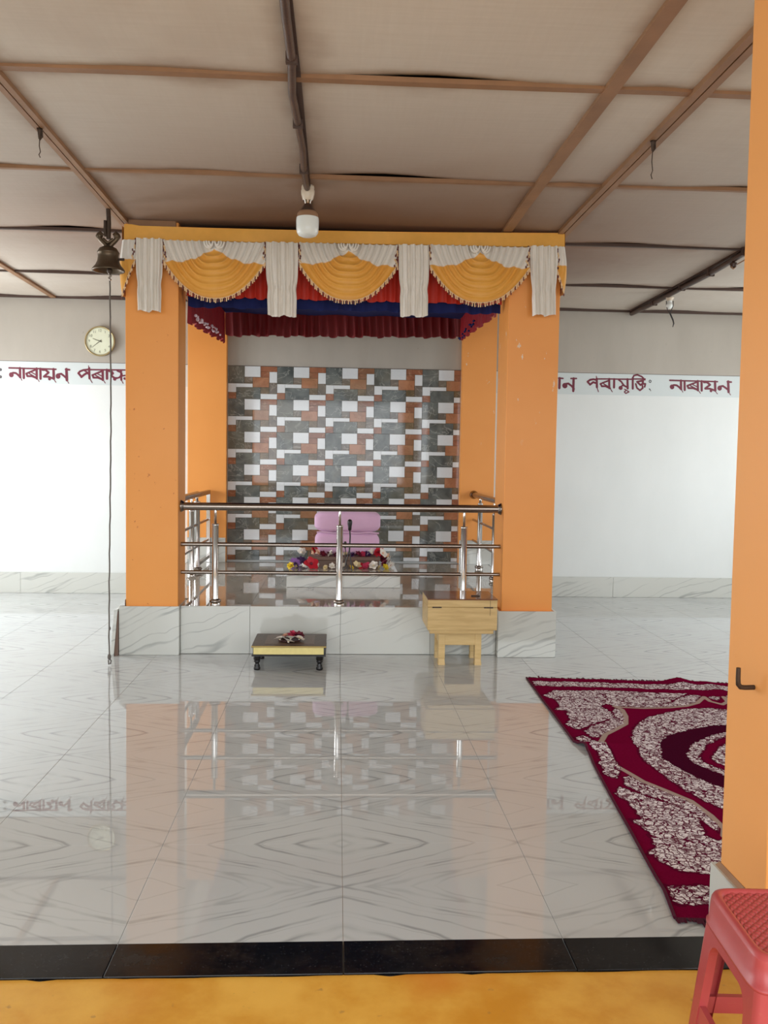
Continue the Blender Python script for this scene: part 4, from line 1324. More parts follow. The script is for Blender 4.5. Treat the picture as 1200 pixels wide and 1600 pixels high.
# ================================================================== DONATION BOX ON ITS STAND
sd = thing('box_stand', 'small pale wooden stand with four footed legs under the wooden box', 'stand', (0.79, 5.72, 0))
part('stand_top', MB().bbox(0.612, 0.970, 5.555, 5.875, 0.212, 0.226, 0.002), M['stand_wood'], sd)
for y0, y1 in ((5.595, 5.613), (5.815, 5.833)):
    part('apron', MB().bbox(0.700, 0.900, y0, y1, 0.128, 0.2115, 0.002), M['stand_wood'], sd)
for x0, x1 in ((0.668, 0.686), (0.912, 0.930)):
    part('apron', MB().bbox(x0, x1, 5.63, 5.80, 0.128, 0.2115, 0.002), M['stand_wood'], sd)
for x in (0.660, 0.895):
    for y in (5.592, 5.798):
        lg = part('leg', MB().bbox(x, x + 0.042, y, y + 0.042, 0.042, 0.2115, 0.002), M['stand_wood'], sd)
        part('foot', MB().add([(x - 0.001, y - 0.010, 0), (x + 0.043, y - 0.010, 0), (x + 0.043, y + 0.044, 0), (x - 0.001, y + 0.044, 0),
                               (x + 0.002, y - 0.001, 0.042), (x + 0.040, y - 0.001, 0.042), (x + 0.040, y + 0.042, 0.042), (x + 0.002, y + 0.042, 0.042)],
                              [(0, 3, 2, 1), (4, 5, 6, 7), (0, 1, 5, 4), (1, 2, 6, 5), (2, 3, 7, 6), (3, 0, 4, 7)]), M['stand_wood'], lg)
bx = thing('donation_box', 'pale varnished wooden box with brown hinged lid on the small stand', 'box', (0.79, 5.63, 0.227))
bX0, bX1, bY0, bY1, bZ0, bZ1 = 0.572, 1.010, 5.45, 5.80, 0.2275, 0.446
b = MB()
b.bbox(bX0, bX1, bY0, bY1, 0.252, bZ1 - 0.050, 0.003)
part('body', b, M['box_wood'], bx)
part('lid_rim', MB().bbox(bX0, bX1, bY0, bY1, bZ1 - 0.0485, bZ1 - 0.004, 0.002), M['box_wood'], bx)
part('lid', MB().bbox(bX0 - 0.002, bX1 + 0.002, bY0 - 0.001, bY1, bZ1 - 0.004, bZ1 + 0.003, 0.002), M['lid_wood'], bx, 'polished brown lid')
part('plinth_strip', MB().bbox(bX0 + 0.016, bX1 - 0.02, bY0 + 0.012, bY1 - 0.01, bZ0, 0.2525, 0.002), M['box_wood'], bx)
for x in (0.600, 0.925):
    part('hinge', MB().bbox(x, x + 0.058, bY0 - 0.003, bY0 + 0.002, bZ1 - 0.054, bZ1 - 0.046, 0.001), M['iron'], bx)
part('hasp', MB().bbox(0.862, 0.915, 5.56, 5.58, bZ1 + 0.003, bZ1 + 0.009, 0.001), M['iron'], bx)
part('end_batten', MB().box(0.9635, 0.9655, bY0 - 0.001, bY0 + 0.001, bZ1 - 0.10, bZ1 - 0.005), M['iron'], bx)

# ================================================================== LEANING SLAB
ls = thing('leaning_tile', 'broken white tile slab leaning against the left side of the platform base', 'tile', (-1.46, 6.0, 0))
s = MB()
s.add([(-1.474, 5.80, 0.0), (-1.452, 5.80, 0.0), (-1.452, 6.25, 0.0), (-1.474, 6.25, 0.0),
       (-1.454, 5.83, 0.30), (-1.432, 5.83, 0.305), (-1.430, 6.25, 0.31), (-1.454, 6.25, 0.305)],
      [(0, 3, 2, 1), (4, 5, 6, 7), (0, 1, 5, 4), (1, 2, 6, 5), (2, 3, 7, 6), (3, 0, 4, 7)])
part('slab', s, M['marble'], ls)
s = MB()
s.add([(-1.4515, 5.815, 0.0), (-1.427, 5.815, 0.0), (-1.427, 6.24, 0.0), (-1.4515, 6.24, 0.0),
       (-1.433, 5.832, 0.29), (-1.427, 5.832, 0.29), (-1.427, 6.24, 0.30), (-1.433, 6.24, 0.30)],
      [(0, 3, 2, 1), (4, 5, 6, 7), (0, 1, 5, 4), (1, 2, 6, 5), (2, 3, 7, 6), (3, 0, 4, 7)])
part('mortar_edge', s, M['brown_stand'], ls)
cp = MB()
cp.add([(-1.424, 5.838, 0.3265), (-1.389, 5.845, 0.3265), (-1.389, 6.1, 0.3265), (-1.424, 6.1, 0.3265),
        (-1.402, 5.85, 0.352), (-1.389, 5.85, 0.366), (-1.389, 6.1, 0.366), (-1.402, 6.1, 0.352)],
       [(0, 3, 2, 1), (4, 5, 6, 7), (0, 1, 5, 4), (1, 2, 6, 5), (2, 3, 7, 6), (3, 0, 4, 7)])
solo('tile_shard', cp, M['marble'], 'small broken shard lying on the base ledge left of the front pillar', 'tile', (-1.405, 5.95, 0.326))

# ================================================================== BELL
BX, BY = -1.412, 5.54
bl = thing('hanging_bell', 'old bronze bell hanging from the ceiling at left with a long pull rope', 'bell', (BX, BY, 2.42))
zt = zc(BY) - 0.018
part('hanger_rod', MB().tube([(BX, BY, zt), (BX + 0.004, BY, 2.72), (BX + 0.002, BY, 2.625)], 0.0135, 10), M['iron'], bl)
part('binding_wire', MB().tube([(BX - 0.017, BY - 0.006, 2.735), (BX - 0.019, BY - 0.004, 2.68), (BX - 0.016, BY, 2.64)], 0.009, 8), M['iron'], bl)
cr = MB()
for s in (-1, 1):
    cr.tube([(BX + s * 0.004, BY, 2.575), (BX + s * 0.022, BY, 2.597), (BX + s * 0.044, BY, 2.618), (BX + s * 0.060, BY, 2.642), (BX + s * 0.046, BY, 2.658), (BX + s * 0.030, BY, 2.648)], [0.014, 0.015, 0.014, 0.017, 0.017, 0.009], 10)
    cr.ball((BX + s * 0.052, BY, 2.644), 0.021, 10, 8)
cr.tube([(BX - 0.030, BY, 2.625), (BX, BY - 0.012, 2.600), (BX + 0.030, BY, 2.625)], 0.010, 8)
part('crown', cr, M['bronze'], bl)
prof = [(0.010, 2.582), (0.030, 2.580), (0.052, 2.568), (0.064, 2.548), (0.067, 2.541), (0.063, 2.537), (0.062, 2.515), (0.066, 2.490), (0.076, 2.467), (0.092, 2.449), (0.098, 2.440), (0.097, 2.432), (0.088, 2.434), (0.074, 2.455), (0.060, 2.485), (0.055, 2.54), (0.02, 2.566)]
part('bell_body', MB().lathe(prof, (BX, BY, 0), 32), M['bronze'], bl)
part('side_bolt', MB().lathe([(1e-4, 0.098), (0.008, 0.096), (0.008, 0.06)], (BX, BY, 2.505), 10, 0, 'x'), M['iron'], bl)
cl = MB()
cl.tube([(BX + 0.006, BY, 2.545), (BX + 0.008, BY, 2.44)], 0.005, 8)
cl.ball((BX + 0.008, BY, 2.437), 0.017, 10, 8, 0, (1, 1, 1.3))
part('clapper', cl, M['iron'], bl)
part('clapper_ring', MB().tube([(BX + 0.006, BY, 2.42), (BX + 0.014, BY, 2.405), (BX + 0.004, BY, 2.392), (BX + 0.014, BY, 2.378)], 0.007, 8), M['steel_dark'], bl)
rp = []
for k in range(41):
    t = k / 40
    z = 2.385 + (0.066 - 2.385) * t
    rp.append((BX + 0.008 + 0.006 * math.sin(t * 5) - 0.004 * t + 0.0015 * math.sin(k * 2.1), BY + 0.002 * math.sin(k * 1.3), z))
part('pull_rope', MB().tube(rp, 0.0048, 7), M['rope'], bl)
kn = MB()
kn.ball((BX - 0.001, BY, 0.055), 0.013, 10, 8, 0, (0.9, 0.9, 1.5))
kn.tube([(BX, BY, 0.045), (BX + 0.010, BY, 0.03), (BX + 0.006, BY, 0.012), (BX - 0.004, BY, 0.008), (BX - 0.006, BY, 0.035)], 0.0045, 7)
kn.ball((BX + 0.001, BY, 0.235), 0.0085, 8, 6, 0, (0.9, 0.9, 1.6))
part('rope_knot', kn, M['rope'], bl)

# ================================================================== BULBS
lb = thing('light_bulb', 'large white LED bulb with scorched neck hanging at the ceiling centre', 'light bulb', (-0.187, 5.05, 2.553))
hc = (-0.187, 5.05, 0)
part('holder', MB().lathe([(1e-4, 2.834), (0.034, 2.834), (0.036, 2.822), (0.035, 2.812), (0.038, 2.806), (0.037, 2.785), (0.029, 2.757), (0.026, 2.752)], hc, 20), M['holder'], lb)
part('cap', MB().lathe([(0.024, 2.754), (0.020, 2.742), (0.018, 2.736), (0.016, 2.732)], hc, 20), M['steel_dark'], lb)
part('bulb_neck', MB().lathe([(0.017, 2.734), (0.021, 2.726), (0.036, 2.704), (0.049, 2.690)], hc, 24), M['bulb_base'], lb)
part('bulb_collar', MB().lathe([(0.049, 2.690), (0.058, 2.678), (0.060, 2.662), (0.0605, 2.655)], hc, 24), M['bulb_collar'], lb)
part('diffuser', MB().lathe([(0.062, 2.657), (0.0635, 2.64), (0.0625, 2.60), (0.060, 2.575), (0.050, 2.560), (0.034, 2.553), (1e-4, 2.551)], hc, 28), M['bulb_white'], lb)
l2 = thing('light_bulb', 'small white bulb with a dangling wire hanging before the right part of the back wall', 'light bulb', (2.842, 7.58, 2.50))
hc = (2.842, 7.58, 0)
part('holder', MB().lathe([(1e-4, 2.748), (0.034, 2.748), (0.036, 2.744), (0.030, 2.735), (0.022, 2.722), (0.020, 2.720)], hc, 18), M['holder'], l2)
part('bulb_neck', MB().lathe([(0.019, 2.722), (0.018, 2.710), (0.022, 2.700)], hc, 16), M['bulb_white'], l2)
part('diffuser', MB().ball((2.838, 7.58, 2.678), 0.030, 16, 12, 0), M['bulb_white'], l2)
wr = MB()
for s in (-1, 1):
    wr.tube([(2.842 + s * 0.030, 7.58, 2.72), (2.842 + s * 0.030, 7.575, 2.68), (2.838 + s * 0.016, 7.57, 2.636), (2.842, 7.57, 2.615)], 0.0035, 6)
wr.tube([(2.842, 7.57, 2.615), (2.850, 7.57, 2.60), (2.872, 7.57, 2.555), (2.880, 7.57, 2.525), (2.872, 7.57, 2.495)], [0.006, 0.007, 0.007, 0.006, 0.003], 8)
part('loose_wire', wr, M['mic'], l2)
sc = thing('bulb_holder', 'empty corroded lamp holder on the black conduit near the right pillar', 'lamp holder', (2.815, 6.27, 2.72))
part('cup', MB().lathe([(1e-4, 2.756), (0.024, 2.756), (0.026, 2.75), (0.020, 2.732), (0.020, 2.725)], (2.805, 6.27, 0), 14), M['bulb_base'], sc)
w = MB()
w.tube([(2.83, 6.27, 2.745), (2.88, 6.25, 2.775), (2.93, 6.27, 2.765), (2.90, 6.26, 2.74)], 0.005, 7)
w.tube([(2.805, 6.27, 2.735), (2.785, 6.26, 2.722), (2.80, 6.26, 2.712), (2.82, 6.27, 2.725)], 0.006, 7)
part('wire', w, M['bulb_collar'], sc)

def ceiling_hook(x, y, label, ln):
    t = thing('ceiling_hook', label, 'hook', (x, y, zc(y) - 0.15))
    z = zc(y) - 0.019
    part('plate', MB().lathe([(1e-4, z), (0.014, z), (0.010, z - 0.012), (0.006, z - 0.045), (1e-4, z - 0.05)], (x, y, 0), 10), M['iron'], t)
    part('hook', MB().tube([(x + 0.010, y, z - 0.006), (x + 0.012, y, z - 0.036), (x + 0.002, y, z - 0.050), (x - 0.004, y, z - 0.035)], 0.004, 7), M['iron'], t)
    part('wire', MB().tube([(x, y, z - 0.045), (x - 0.002, y, z - 0.045 - ln * 0.4), (x + 0.003, y, z - 0.045 - ln * 0.7), (x - 0.004, y, z - 0.045 - ln * 0.85), (x + 0.002, y, z - 0.045 - ln)], 0.0022, 6), M['iron'], t)
ceiling_hook(-1.394, 4.25, 'small rusty hook with a thin wire on the left ceiling batten', 0.085)
ceiling_hook(1.443, 4.13, 'small rusty hook with a longer wire on the right ceiling batten', 0.13)

# ================================================================== CLOCK
CX, CZ, CR = -2.238, 2.378, 0.140
ck = thing('wall_clock', 'round pale wall clock with thin brass rim on the left back wall', 'clock', (CX, 8.49, CZ - CR))
yb = YB - 0.009
part('case', MB().lathe([(1e-4, 0.0), (CR * 0.99, 0.0), (CR, -0.012), (CR, -0.030), (CR * 0.975, -0.038), (CR * 0.93, -0.036), (CR * 0.90, -0.026)], (CX, yb, CZ), 48, 0, 'y'), M['clock_rim'], ck)
part('dial', MB().lathe([(CR * 0.915, -0.024), (1e-4, -0.024)], (CX, yb, CZ), 48, 0, 'y'), M['clock_face'], ck)
yd = yb - 0.0255
def hand(ang, L, w, name):
    mb = MB()
    d = Vector((math.sin(ang), 0, math.cos(ang))); nn = Vector((d.z, 0, -d.x))
    c = Vector((CX, yd - 0.002, CZ))
    q = [c - d * 0.018 - nn * w, c - d * 0.018 + nn * w, c + d * L + nn * w * 0.4, c + d * L - nn * w * 0.4]
    mb.add([tuple(p) for p in q] + [tuple(p + Vector((0, 0.0012, 0))) for p in q], [(0, 1, 2, 3), (3, 2, 1, 0), (4, 5, 6, 7), (0, 4, 5, 1), (1, 5, 6, 2), (2, 6, 7, 3), (3, 7, 4, 0)])
    part(name, mb, M['clock_ink'], ck)
hand(2 * PI * (9.66 / 12), 0.070, 0.0035, 'hour_hand')
hand(2 * PI * (38.5 / 60), 0.095, 0.0028, 'minute_hand')
part('hub', MB().lathe([(0.007, 0), (0.007, -0.005), (1e-4, -0.006)], (CX, yd, CZ), 12, 0, 'y'), M['clock_ink'], ck)
for h in range(1, 13):
    cu = bpy.data.curves.new('numeral', 'FONT')
    cu.body = str(h)
    cu.size = 0.034
    cu.align_x = 'CENTER'; cu.align_y = 'CENTER'
    tmp = bpy.data.objects.new('numeral', cu)
    COL.objects.link(tmp)
    bpy.context.view_layer.update()
    me = bpy.data.meshes.new_from_object(tmp.evaluated_get(bpy.context.evaluated_depsgraph_get()))
    bpy.data.objects.remove(tmp)
    a = 2 * PI * h / 12
    me.transform(Matrix.Translation((CX + 0.098 * math.sin(a), yd, CZ + 0.098 * math.cos(a))) @ Matrix.Rotation(PI / 2, 4, 'X'))
    me.transform(Matrix.Translation(-BASE[ck.name]))
    me.materials.clear(); me.materials.append(M['clock_ink'])
    o = bpy.data.objects.new('numeral', me); COL.objects.link(o); o.parent = ck
tk = MB()
for k in range(60):
    a = 2 * PI * k / 60
    d = Vector((math.sin(a), 0, math.cos(a))); nn = Vector((d.z, 0, -d.x))
    c = Vector((CX, yd, CZ)); w = 0.0009
    q = [c + d * 0.119 - nn * w, c + d * 0.119 + nn * w, c + d * 0.125 + nn * w, c + d * 0.125 - nn * w]
    tk.add([tuple(p) for p in q], [(0, 1, 2, 3), ])
part('minute_track', tk, M['clock_ink'], ck)['kind'] = 'stuff'

# ================================================================== NEAR PILLAR
npil = thing('near_pillar', 'near orange pillar at the right edge with an iron peg', 'pillar', (1.2, 2.21, 0))
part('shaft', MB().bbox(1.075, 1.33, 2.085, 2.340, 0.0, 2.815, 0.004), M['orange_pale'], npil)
zb = 0.198
part('base_tile', MB().bbox(1.058, 1.0705, 2.085, 2.366, 0.002, zb, 0.001), M['marble'], npil)
part('base_tile', MB().bbox(1.071, 1.345, 2.354, 2.366, 0.002, zb, 0.001), M['marble'], npil)
part('base_tile', MB().bbox(1.071, 1.345, 2.064, 2.076, 0.002, zb, 0.001), M['marble'], npil)
part('base_mortar', MB().add([(1.060, 2.07, 0.190), (1.34, 2.07, 0.190), (1.34, 2.356, 0.190), (1.060, 2.356, 0.190),
                              (1.073, 2.083, zb + 0.012), (1.332, 2.083, zb + 0.012), (1.332, 2.343, zb + 0.012), (1.073, 2.343, zb + 0.012)],
                             [(4, 5, 6, 7), (0, 1, 5, 4), (1, 2, 6, 5), (2, 3, 7, 6), (3, 0, 4, 7)]), M['batten'], npil)
peg = thing('iron_peg', 'bent rusty iron peg sticking out of the near right pillar', 'hook', (1.05, 2.185, 0.743))
part('peg_rod', MB().tube([(1.08, 2.186, 0.742), (1.050, 2.183, 0.742), (1.036, 2.180, 0.744), (1.029, 2.178, 0.752), (1.027, 2.176, 0.766), (1.026, 2.174, 0.795)], [0.0062, 0.0062, 0.0066, 0.0066, 0.0062, 0.0058], 10), M['iron'], peg)

# ================================================================== RUG
RU_W, RU_L = 1.80, 2.815
RE = np.array([.994, -.108]); RN = np.array([.108, .994]); RO = np.array([0.982, 2.426])
EDGEV = [0.0, .174, .234, .604, 1.061, 1.30, 1.44, 1.52, 1.60, 1.75, 2.247, 2.815]
EDGEU = [.004, .016, .012, .008, .004, .004, .010, .004, -.036, -.046, -.086, -.128]
FAR = [(0.017, 2.404), (0.084, 2.521), (0.332, 2.55), (0.522, 2.534), (0.715, 2.538), (0.775, 2.544), (0.672, 2.408), (0.59, 2.296), (0.467, 2.282), (0.344, 2.236), (0.292, 2.28), (0.26, 2.226), (0.277, 2.116), (0.279, 2.039), (0.219, 1.958), (0.152, 1.893), (0.083, 1.816), (0.055, 1.786), (0.023, 1.866), (0.056, 1.941), (0.071, 2.109), (0.024, 2.12), (0.063, 2.221), (0.06, 2.339)]
ST2 = [(0.834, 2.497), (0.77, 2.367), (0.689, 2.29), (0.583, 2.246), (0.45, 2.224), (0.382, 2.24), (0.543, 2.291), (0.639, 2.335), (0.73, 2.467), (0.795, 2.521)]
ST3 = [(0.317, 2.2), (0.336, 2.138), (0.324, 2.029), (0.299, 1.924), (0.225, 1.817), (0.161, 1.73), (0.127, 1.661), (0.098, 1.671), (0.083, 1.762), (0.133, 1.849), (0.212, 1.929), (0.279, 2.024), (0.295, 2.118)]
ST4 = [(0.868, 2.475), (0.99, 2.54), (0.99, 2.35), (0.918, 2.366)]
SID = [(0.016, 1.65), (0.063, 1.693), (0.105, 1.571), (0.10, 1.36), (0.04, 1.36), (0.045, 1.474), (0.021, 1.50), (0.035, 1.576)]
MOUT = [(0.95, 2.22), (0.803, 2.254), (.66, 2.206), (.542, 2.114), (.45, 2.043), (.361, 1.916), (.311, 1.799), (.28, 1.69), (.255, 1.562), (.229, 1.446), (.24, 1.33), (.95, 1.33)]
MINN = [(0.95, 1.96), (0.718, 1.925), (.571, 1.84), (.446, 1.733), (.40, 1.651), (.36, 1.55), (.315, 1.408), (.31, 1.33), (.95, 1.33)]
CENT = [(0.95, 1.90), (0.804, 1.865), (0.656, 1.755), (0.551, 1.642), (0.5, 1.563), (0.442, 1.46), (.44, 1.378), (.44, 1.28), (.95, 1.28)]
OG = [(0.99, 2.31), (0.904, 2.331), (0.854, 2.393), (0.848, 2.48), (0.774, 2.35), (0.692, 2.274), (0.597, 2.231), (0.461, 2.205), (0.366, 2.215), (0.325, 2.235), (0.348, 2.171), (0.337, 2.046), (0.304, 1.91), (0.229, 1.804), (0.166, 1.717), (0.13, 1.623), (0.085, 1.511), (0.086, 1.408), (0.09, 1.33)]
def seg_d(P, a, b):
    a, b = np.array(a), np.array(b)
    ab = b - a
    t = np.clip(((P - a) @ ab) / (ab @ ab), 0, 1)
    return np.linalg.norm(P - a - t[:, None] * ab, axis=1)
def poly_sd(P, poly):
    """negative inside"""
    d = np.full(len(P), 9.0)
    ins = np.zeros(len(P), bool)
    n = len(poly)
    for i in range(n):
        a, b = poly[i], poly[(i + 1) % n]
        d = np.minimum(d, seg_d(P, a, b))
        c = (a[1] > P[:, 1]) != (b[1] > P[:, 1])
        with np.errstate(divide='ignore', invalid='ignore'):
            xi = (b[0] - a[0]) * (P[:, 1] - a[1]) / ((b[1] - a[1]) or 1e-9) + a[0]
        ins ^= c & (P[:, 0] < xi)
    return np.where(ins, -d, d)
nu, nv = 226, 353
uu, vv = np.meshgrid(np.linspace(0, RU_W, nu), np.linspace(0, RU_L, nv), indexing='ij')
U, V = uu.ravel(), vv.ravel()
Pq = np.stack([np.minimum(U, RU_W - U), np.maximum(V, RU_L - V)], 1)
lace = np.minimum.reduce([poly_sd(Pq, p) for p in (FAR, ST2, ST3, ST4, SID)])
medo, medi, cen = poly_sd(Pq, MOUT), poly_sd(Pq, MINN), poly_sd(Pq, CENT)
lace = np.minimum(lace, np.maximum(medo, -medi))
lace = np.minimum(lace, np.maximum(cen, -(cen + 0.05)))
lace = np.minimum(lace, cen + 0.105)
vend = 2.68 + 0.006 * np.sin(U * 40)
lace = np.minimum(lace, np.maximum(np.abs(Pq[:, 1] - vend) - 0.056, 0.016 - Pq[:, 0]))
og = np.full(len(Pq), 9.0)
for a, b in zip(OG[:-1], OG[1:]):
    og = np.minimum(og, seg_d(Pq, a, b))
og = og - 0.012
eu = np.interp(V, EDGEV, EDGEU)
XY = RO + np.outer(V, RN) + np.outer(U + eu * np.exp(-U / 0.5), RE)
Z = 0.0075 + 0.0012 * np.sin(U * 9 + V * 4) + 0.001 * np.sin(V * 13)
Z += 0.022 * np.exp(-((V - 1.52 - 0.25 * U) / 0.035) ** 2) * np.exp(-(U / 0.16) ** 2)
Z += 0.026 * np.exp(-((U - 0.80) / 0.07) ** 2) * np.exp(-((V - RU_L) / 0.13) ** 2)
Z += 0.010 * np.exp(-((U - 0.95) / 0.05) ** 2) * np.exp(-((V - RU_L + 0.1) / 0.2) ** 2)
def rug_mat():
    t = NT('woven_maroon_rug')
    def attr(n):
        a = t.n('ShaderNodeAttribute'); a.attribute_name = n
        return a.outputs['Fac']
    p = t.coord('World')
    jag = t.math('MULTIPLY', t.math('SUBTRACT', t.noise(p, 42.0, 3), 0.5), 0.034)
    la = t.math('ADD', attr('lace'), jag)
    lm = t.smooth(la, -0.002, 0.002, 1.0, 0.0)
    # lace: pale ground with scrolling dark line work
    wob = t.n('ShaderNodeTexNoise'); t.l(p, wob.inputs['Vector']); wob.inputs['Scale'].default_value = 26.0
    warp = t.n('ShaderNodeMix', data_type='VECTOR'); warp.inputs[0].default_value = 0.035
    t.l(p, warp.inputs[4]); t.l(wob.outputs['Color'], warp.inputs[5])
    vo = t.n('ShaderNodeTexVoronoi', feature='DISTANCE_TO_EDGE'); vo.inputs['Scale'].default_value = 36.0
    t.l(warp.outputs[1], vo.inputs['Vector'])
    ln = t.smooth(vo.outputs['Distance'], 0.04, 0.10, 1.0, 0.0)
    c2 = t.noise(p, 60.0, 2)
    ln2 = t.smooth(t.math('ABSOLUTE', t.math('SUBTRACT', c2, 0.5)), 0.02, 0.05, 1.0, 0.0)
    c3 = t.smooth(t.noise(p, 24.0, 2), 0.56, 0.64)
    line = t.math('MAXIMUM', ln, t.math('MULTIPLY', ln2, 0.85))
    line = t.math('MAXIMUM', line, t.math('MULTIPLY', c3, 0.8))
    pile = t.noise(p, 180.0, 2)
    red = t.mix(pile, rgb(100, 8, 42), rgb(124, 14, 54))
    dark = t.mix(pile, rgb(58, 10, 32), rgb(76, 18, 42))
    white = t.mix(pile, rgb(226, 216, 218), rgb(244, 238, 238))
    base = t.mix(t.smooth(t.math('MAXIMUM', attr('inner'), t.math('MULTIPLY', attr('cen'), -1.0)), -0.002, 0.002, 1.0, 0.0), red, dark)
    outl = t.smooth(la, 0.008, 0.014, 1.0, 0.0)
    base = t.mix(t.math('MULTIPLY', outl, 0.6), base, dark)
    col = t.mix(t.smooth(attr('ogee'), -0.002, 0.002, 1.0, 0.0), base, rgb(168, 146, 136))
    col = t.mix(lm, col, t.mix(line, white, rgb(92, 14, 46)))
    t.bump(pile, 0.35, 0.004)
    return t.fin(col, 1.0, 0, 0.0)
M['rug'] = rug_mat()
M['rug_edge'] = cloth('dark_maroon_binding', rgb(74, 10, 36), 0.2, 0.95, 0.0)
rug = thing('floor_rug', 'maroon and white patterned rug spread on the tiled floor at right', 'rug', (2.0, 3.7, 0))
mb = MB()
mb.v = [(float(a[0]), float(a[1]), float(z)) for a, z in zip(XY, Z)]
mb.f = [(i * nv + j, (i + 1) * nv + j, (i + 1) * nv + j + 1, i * nv + j + 1) for i in range(nu - 1) for j in range(nv - 1)]
mb.mi = [0] * len(mb.f); mb.sm = [True] * len(mb.f)
ro = part('pile', mb, M['rug'], rug)
put_attr(ro, 'lace', lace.astype(np.float32))
put_attr(ro, 'inner', medi.astype(np.float32))
put_attr(ro, 'cen', (cen + 0.0).astype(np.float32) * -1.0 * -1.0)
put_attr(ro, 'ogee', og.astype(np.float32))
# bound edges: a rolled cord along both long sides, ragged fringe on both ends
for i in (0, nu - 1):
    pts = [(mb.v[i * nv + j][0], mb.v[i * nv + j][1], max(0.0055, mb.v[i * nv + j][2] - 0.001)) for j in range(0, nv, 4)]
    part('side_binding', MB().tube(pts, 0.0055, 6), M['rug_edge'], rug)
for j, s in ((0, -1), (nv - 1, 1)):
    fr = MB()
    for i in range(0, nu - 1):
        a, b = Vector(mb.v[i * nv + j]), Vector(mb.v[(i + 1) * nv + j])
        l = 0.022 * rng.uniform(0.5, 1.5) + (0.02 if rng.random() < 0.05 else 0)
        d = Vector((RN[0] * s * l + rng.uniform(-.006, .006), RN[1] * s * l, 0))
        zt_ = max(a.z, 0.006)
        c0_, c1_ = a + d, b + d
        c0_.z = c1_.z = 0.002 + rng.uniform(0, 0.006) + max(0, a.z - 0.012)
        fr.add([tuple(a), tuple(b), tuple(c1_), tuple(c0_), (a.x, a.y, 0.001), (b.x, b.y, 0.001)], [(0, 3, 2, 1) if s > 0 else (0, 1, 2, 3), (3, 4, 5, 2)])
    part('end_fringe', fr, M['rug_edge'], rug)['kind'] = 'stuff'

# ================================================================== RED STOOL
SX, SY, SR, SZ0, SZ = 0.908, 1.618, math.radians(-4.0), -0.006, 0.430
stl = thing('plastic_stool', 'red moulded plastic stool with woven pattern seat at the lower right corner', 'stool', (SX, SY, SZ0))
def sxy(x, y, z):
    c, s = math.cos(SR), math.sin(SR)
    return (SX + x * c - y * s, SY + x * s + y * c, z)
def hw(z):
    return 0.131 + (SZ - z) / (SZ - SZ0) * 0.040
def squ(th, a, rc=0.028):
    """rounded square outline"""
    c, s = math.cos(th), math.sin(th)
    k = (abs(c) ** 9 + abs(s) ** 9) ** (-1 / 9.0)
    return a * c * k, a * s * k
mb = MB()
nr, na = 40, 120
prof = []
for i in range(nr):
    t = i / (nr - 1)
    prof.append(t)
vs_ = []
A = 0.136
for t in prof:
    for k in range(na):
        th = 2 * PI * k / na
        x, y = squ(th, A * t)
        m = max(abs(x), abs(y))
        z = SZ - 0.005
        if t < 0.86:
            z = SZ - 0.009
        else:
            e = (t - 0.86) / 0.14
            z = SZ - 0.005 + 0.005 * sstep(0, 0.35, e) - 0.010 * max(0, (e - 0.55) / 0.45) ** 2.4
        vs_.append(sxy(x, y, z))
fs_ = []
for i in range(nr - 1):
    for k in range(na):
        k2 = (k + 1) % na
        fs_.append((i * na + k, (i + 1) * na + k, (i + 1) * na + k2, i * na + k2))
mb.add(vs_, fs_, 0, True)
# skirt of the seat
wv = MB()
def weave(u, v):
    x, y = A * 0.865 * (2 * u - 1), A * 0.865 * (2 * v - 1)
    p, q = (x + y) * 56.0, (x - y) * 56.0
    cell = (math.floor(p) + math.floor(q)) % 2
    fp, fq = p - math.floor(p), q - math.floor(q)
    hgt = math.sin(PI * (fp if cell else fq)) ** 0.6
    gap = min(1.0, 5 * min(fp, 1 - fp), 5 * min(fq, 1 - fq))
    return sxy(x, y, SZ - 0.0072 + 0.0034 * hgt * gap)
wv.grid(weave, 150, 150)
lev = [(0.0, SZ - 0.010), (0.0015, SZ - 0.02), (0.004, SZ - 0.058), (0.0075, SZ - 0.060), (0.0075, SZ - 0.066), (0.002, SZ - 0.068), (-0.004, SZ - 0.066), (-0.005, SZ - 0.02)]
vs_, fs_ = [], []
for off, z in lev:
    for k in range(na):
        x, y = squ(2 * PI * k / na, A + off)
        vs_.append(sxy(x, y, z))
for i in range(len(lev) - 1):
    for k in range(na):
        k2 = (k + 1) % na
        fs_.append((i * na + k, (i + 1) * na + k, (i + 1) * na + k2, i * na + k2))
mb.add(vs_, fs_, 0, True)
seat_ = part('seat', mb, M['stool'], stl)
part('seat_weave', wv, M['stool'], seat_)
ZT = SZ - 0.066
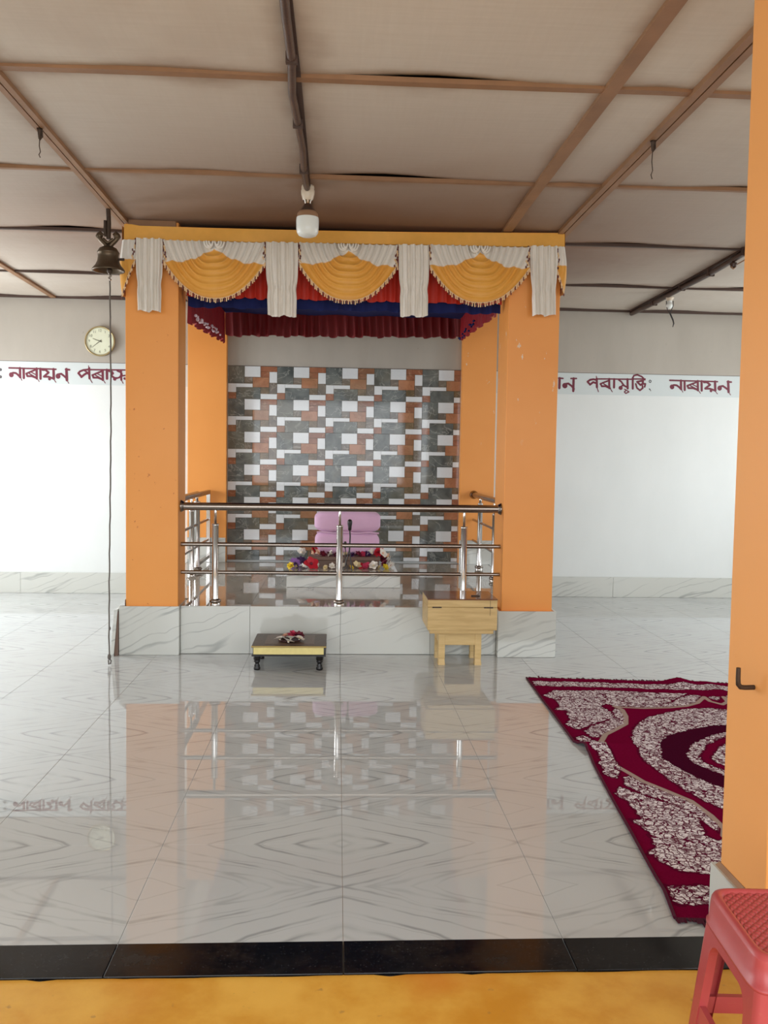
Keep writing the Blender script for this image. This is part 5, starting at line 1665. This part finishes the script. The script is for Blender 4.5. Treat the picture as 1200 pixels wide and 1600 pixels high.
def half_panel(mb, ax, sgn_n, sgn_s):
    """half of one side: a tapering leg face that arches over to the middle"""
    zs = [SZ0, 0.05, 0.12, 0.20, 0.28, 0.305] + [0.305 + 0.033 * math.sin(q * PI / 12) for q in range(1, 7)] + [0.3385, ZT]
    def P(s, z, off):
        h = hw(z) + off
        x, y = (sgn_s * s, sgn_n * h) if ax == 'x' else (sgn_n * h, sgn_s * s)
        return sxy(x, y, z)
    rows_ = []
    for z in zs:
        h = hw(z)
        lw = 0.040 + 0.014 * (z - SZ0) / (ZT - SZ0)
        s_in = h - lw
        if z > 0.305:
            s_in -= 0.033 * (1 - math.sqrt(max(0, 1 - min(1, (z - 0.305) / 0.033) ** 2)))
        if z >= 0.3384:
            s_in = 0.0
        rows_.append((h - 0.016, s_in, z))
    for off0, flip in ((0.0, False), (-0.005, True)):
        for (a0, b0, z0), (a1, b1, z1) in zip(rows_[:-1], rows_[1:]):
            q = [P(a0, z0, off0), P(b0, z0, off0), P(b1, z1, off0), P(a1, z1, off0)]
            mb.add(q, [(0, 1, 2, 3), ] if flip else [(3, 2, 1, 0)])
    for (a0, b0, z0), (a1, b1, z1) in zip(rows_[:-1], rows_[1:]):
        mb.add([P(b0, z0, 0), P(b1, z1, 0), P(b1, z1, -0.018), P(b0, z0, -0.018)], [(0, 1, 2, 3)])
for cx_ in (-1, 1):
    for cy_ in (-1, 1):
        mb = MB()
        half_panel(mb, 'x', cy_, cx_)
        half_panel(mb, 'y', cx_, cy_)
        # rounded outer corner
        nz, ncor = 8, 5
        def fc(u, v, cx_=cx_, cy_=cy_):
            z = SZ0 + (ZT - SZ0) * u
            h = hw(z); r = 0.016
            a = PI / 2 * v
            return sxy(cx_ * (h - r + r * math.cos(a)), cy_ * (h - r + r * math.sin(a)), z)
        mb.grid(fc, nz, ncor)
        part('leg', mb, M['stool'], stl)
for ax, sg in (('x', -1), ('x', 1), ('y', -1), ('y', 1)):
    mb = MB()
    z0, z1 = 0.150, 0.188
    q = []
    for z in (z0, z1):
        h = hw(z)
        for d in (-0.002, -0.014):
            for s in (-(h - 0.03), h - 0.03):
                q.append(sxy(s, sg * (h + d), z) if ax == 'x' else sxy(sg * (h + d), s, z))
    mb.add(q, [(0, 1, 5, 4), (2, 6, 7, 3), (0, 2, 3, 1), (4, 5, 7, 6), (0, 4, 6, 2), (1, 3, 7, 5)])
    part('stretcher', mb, M['stool'], stl)
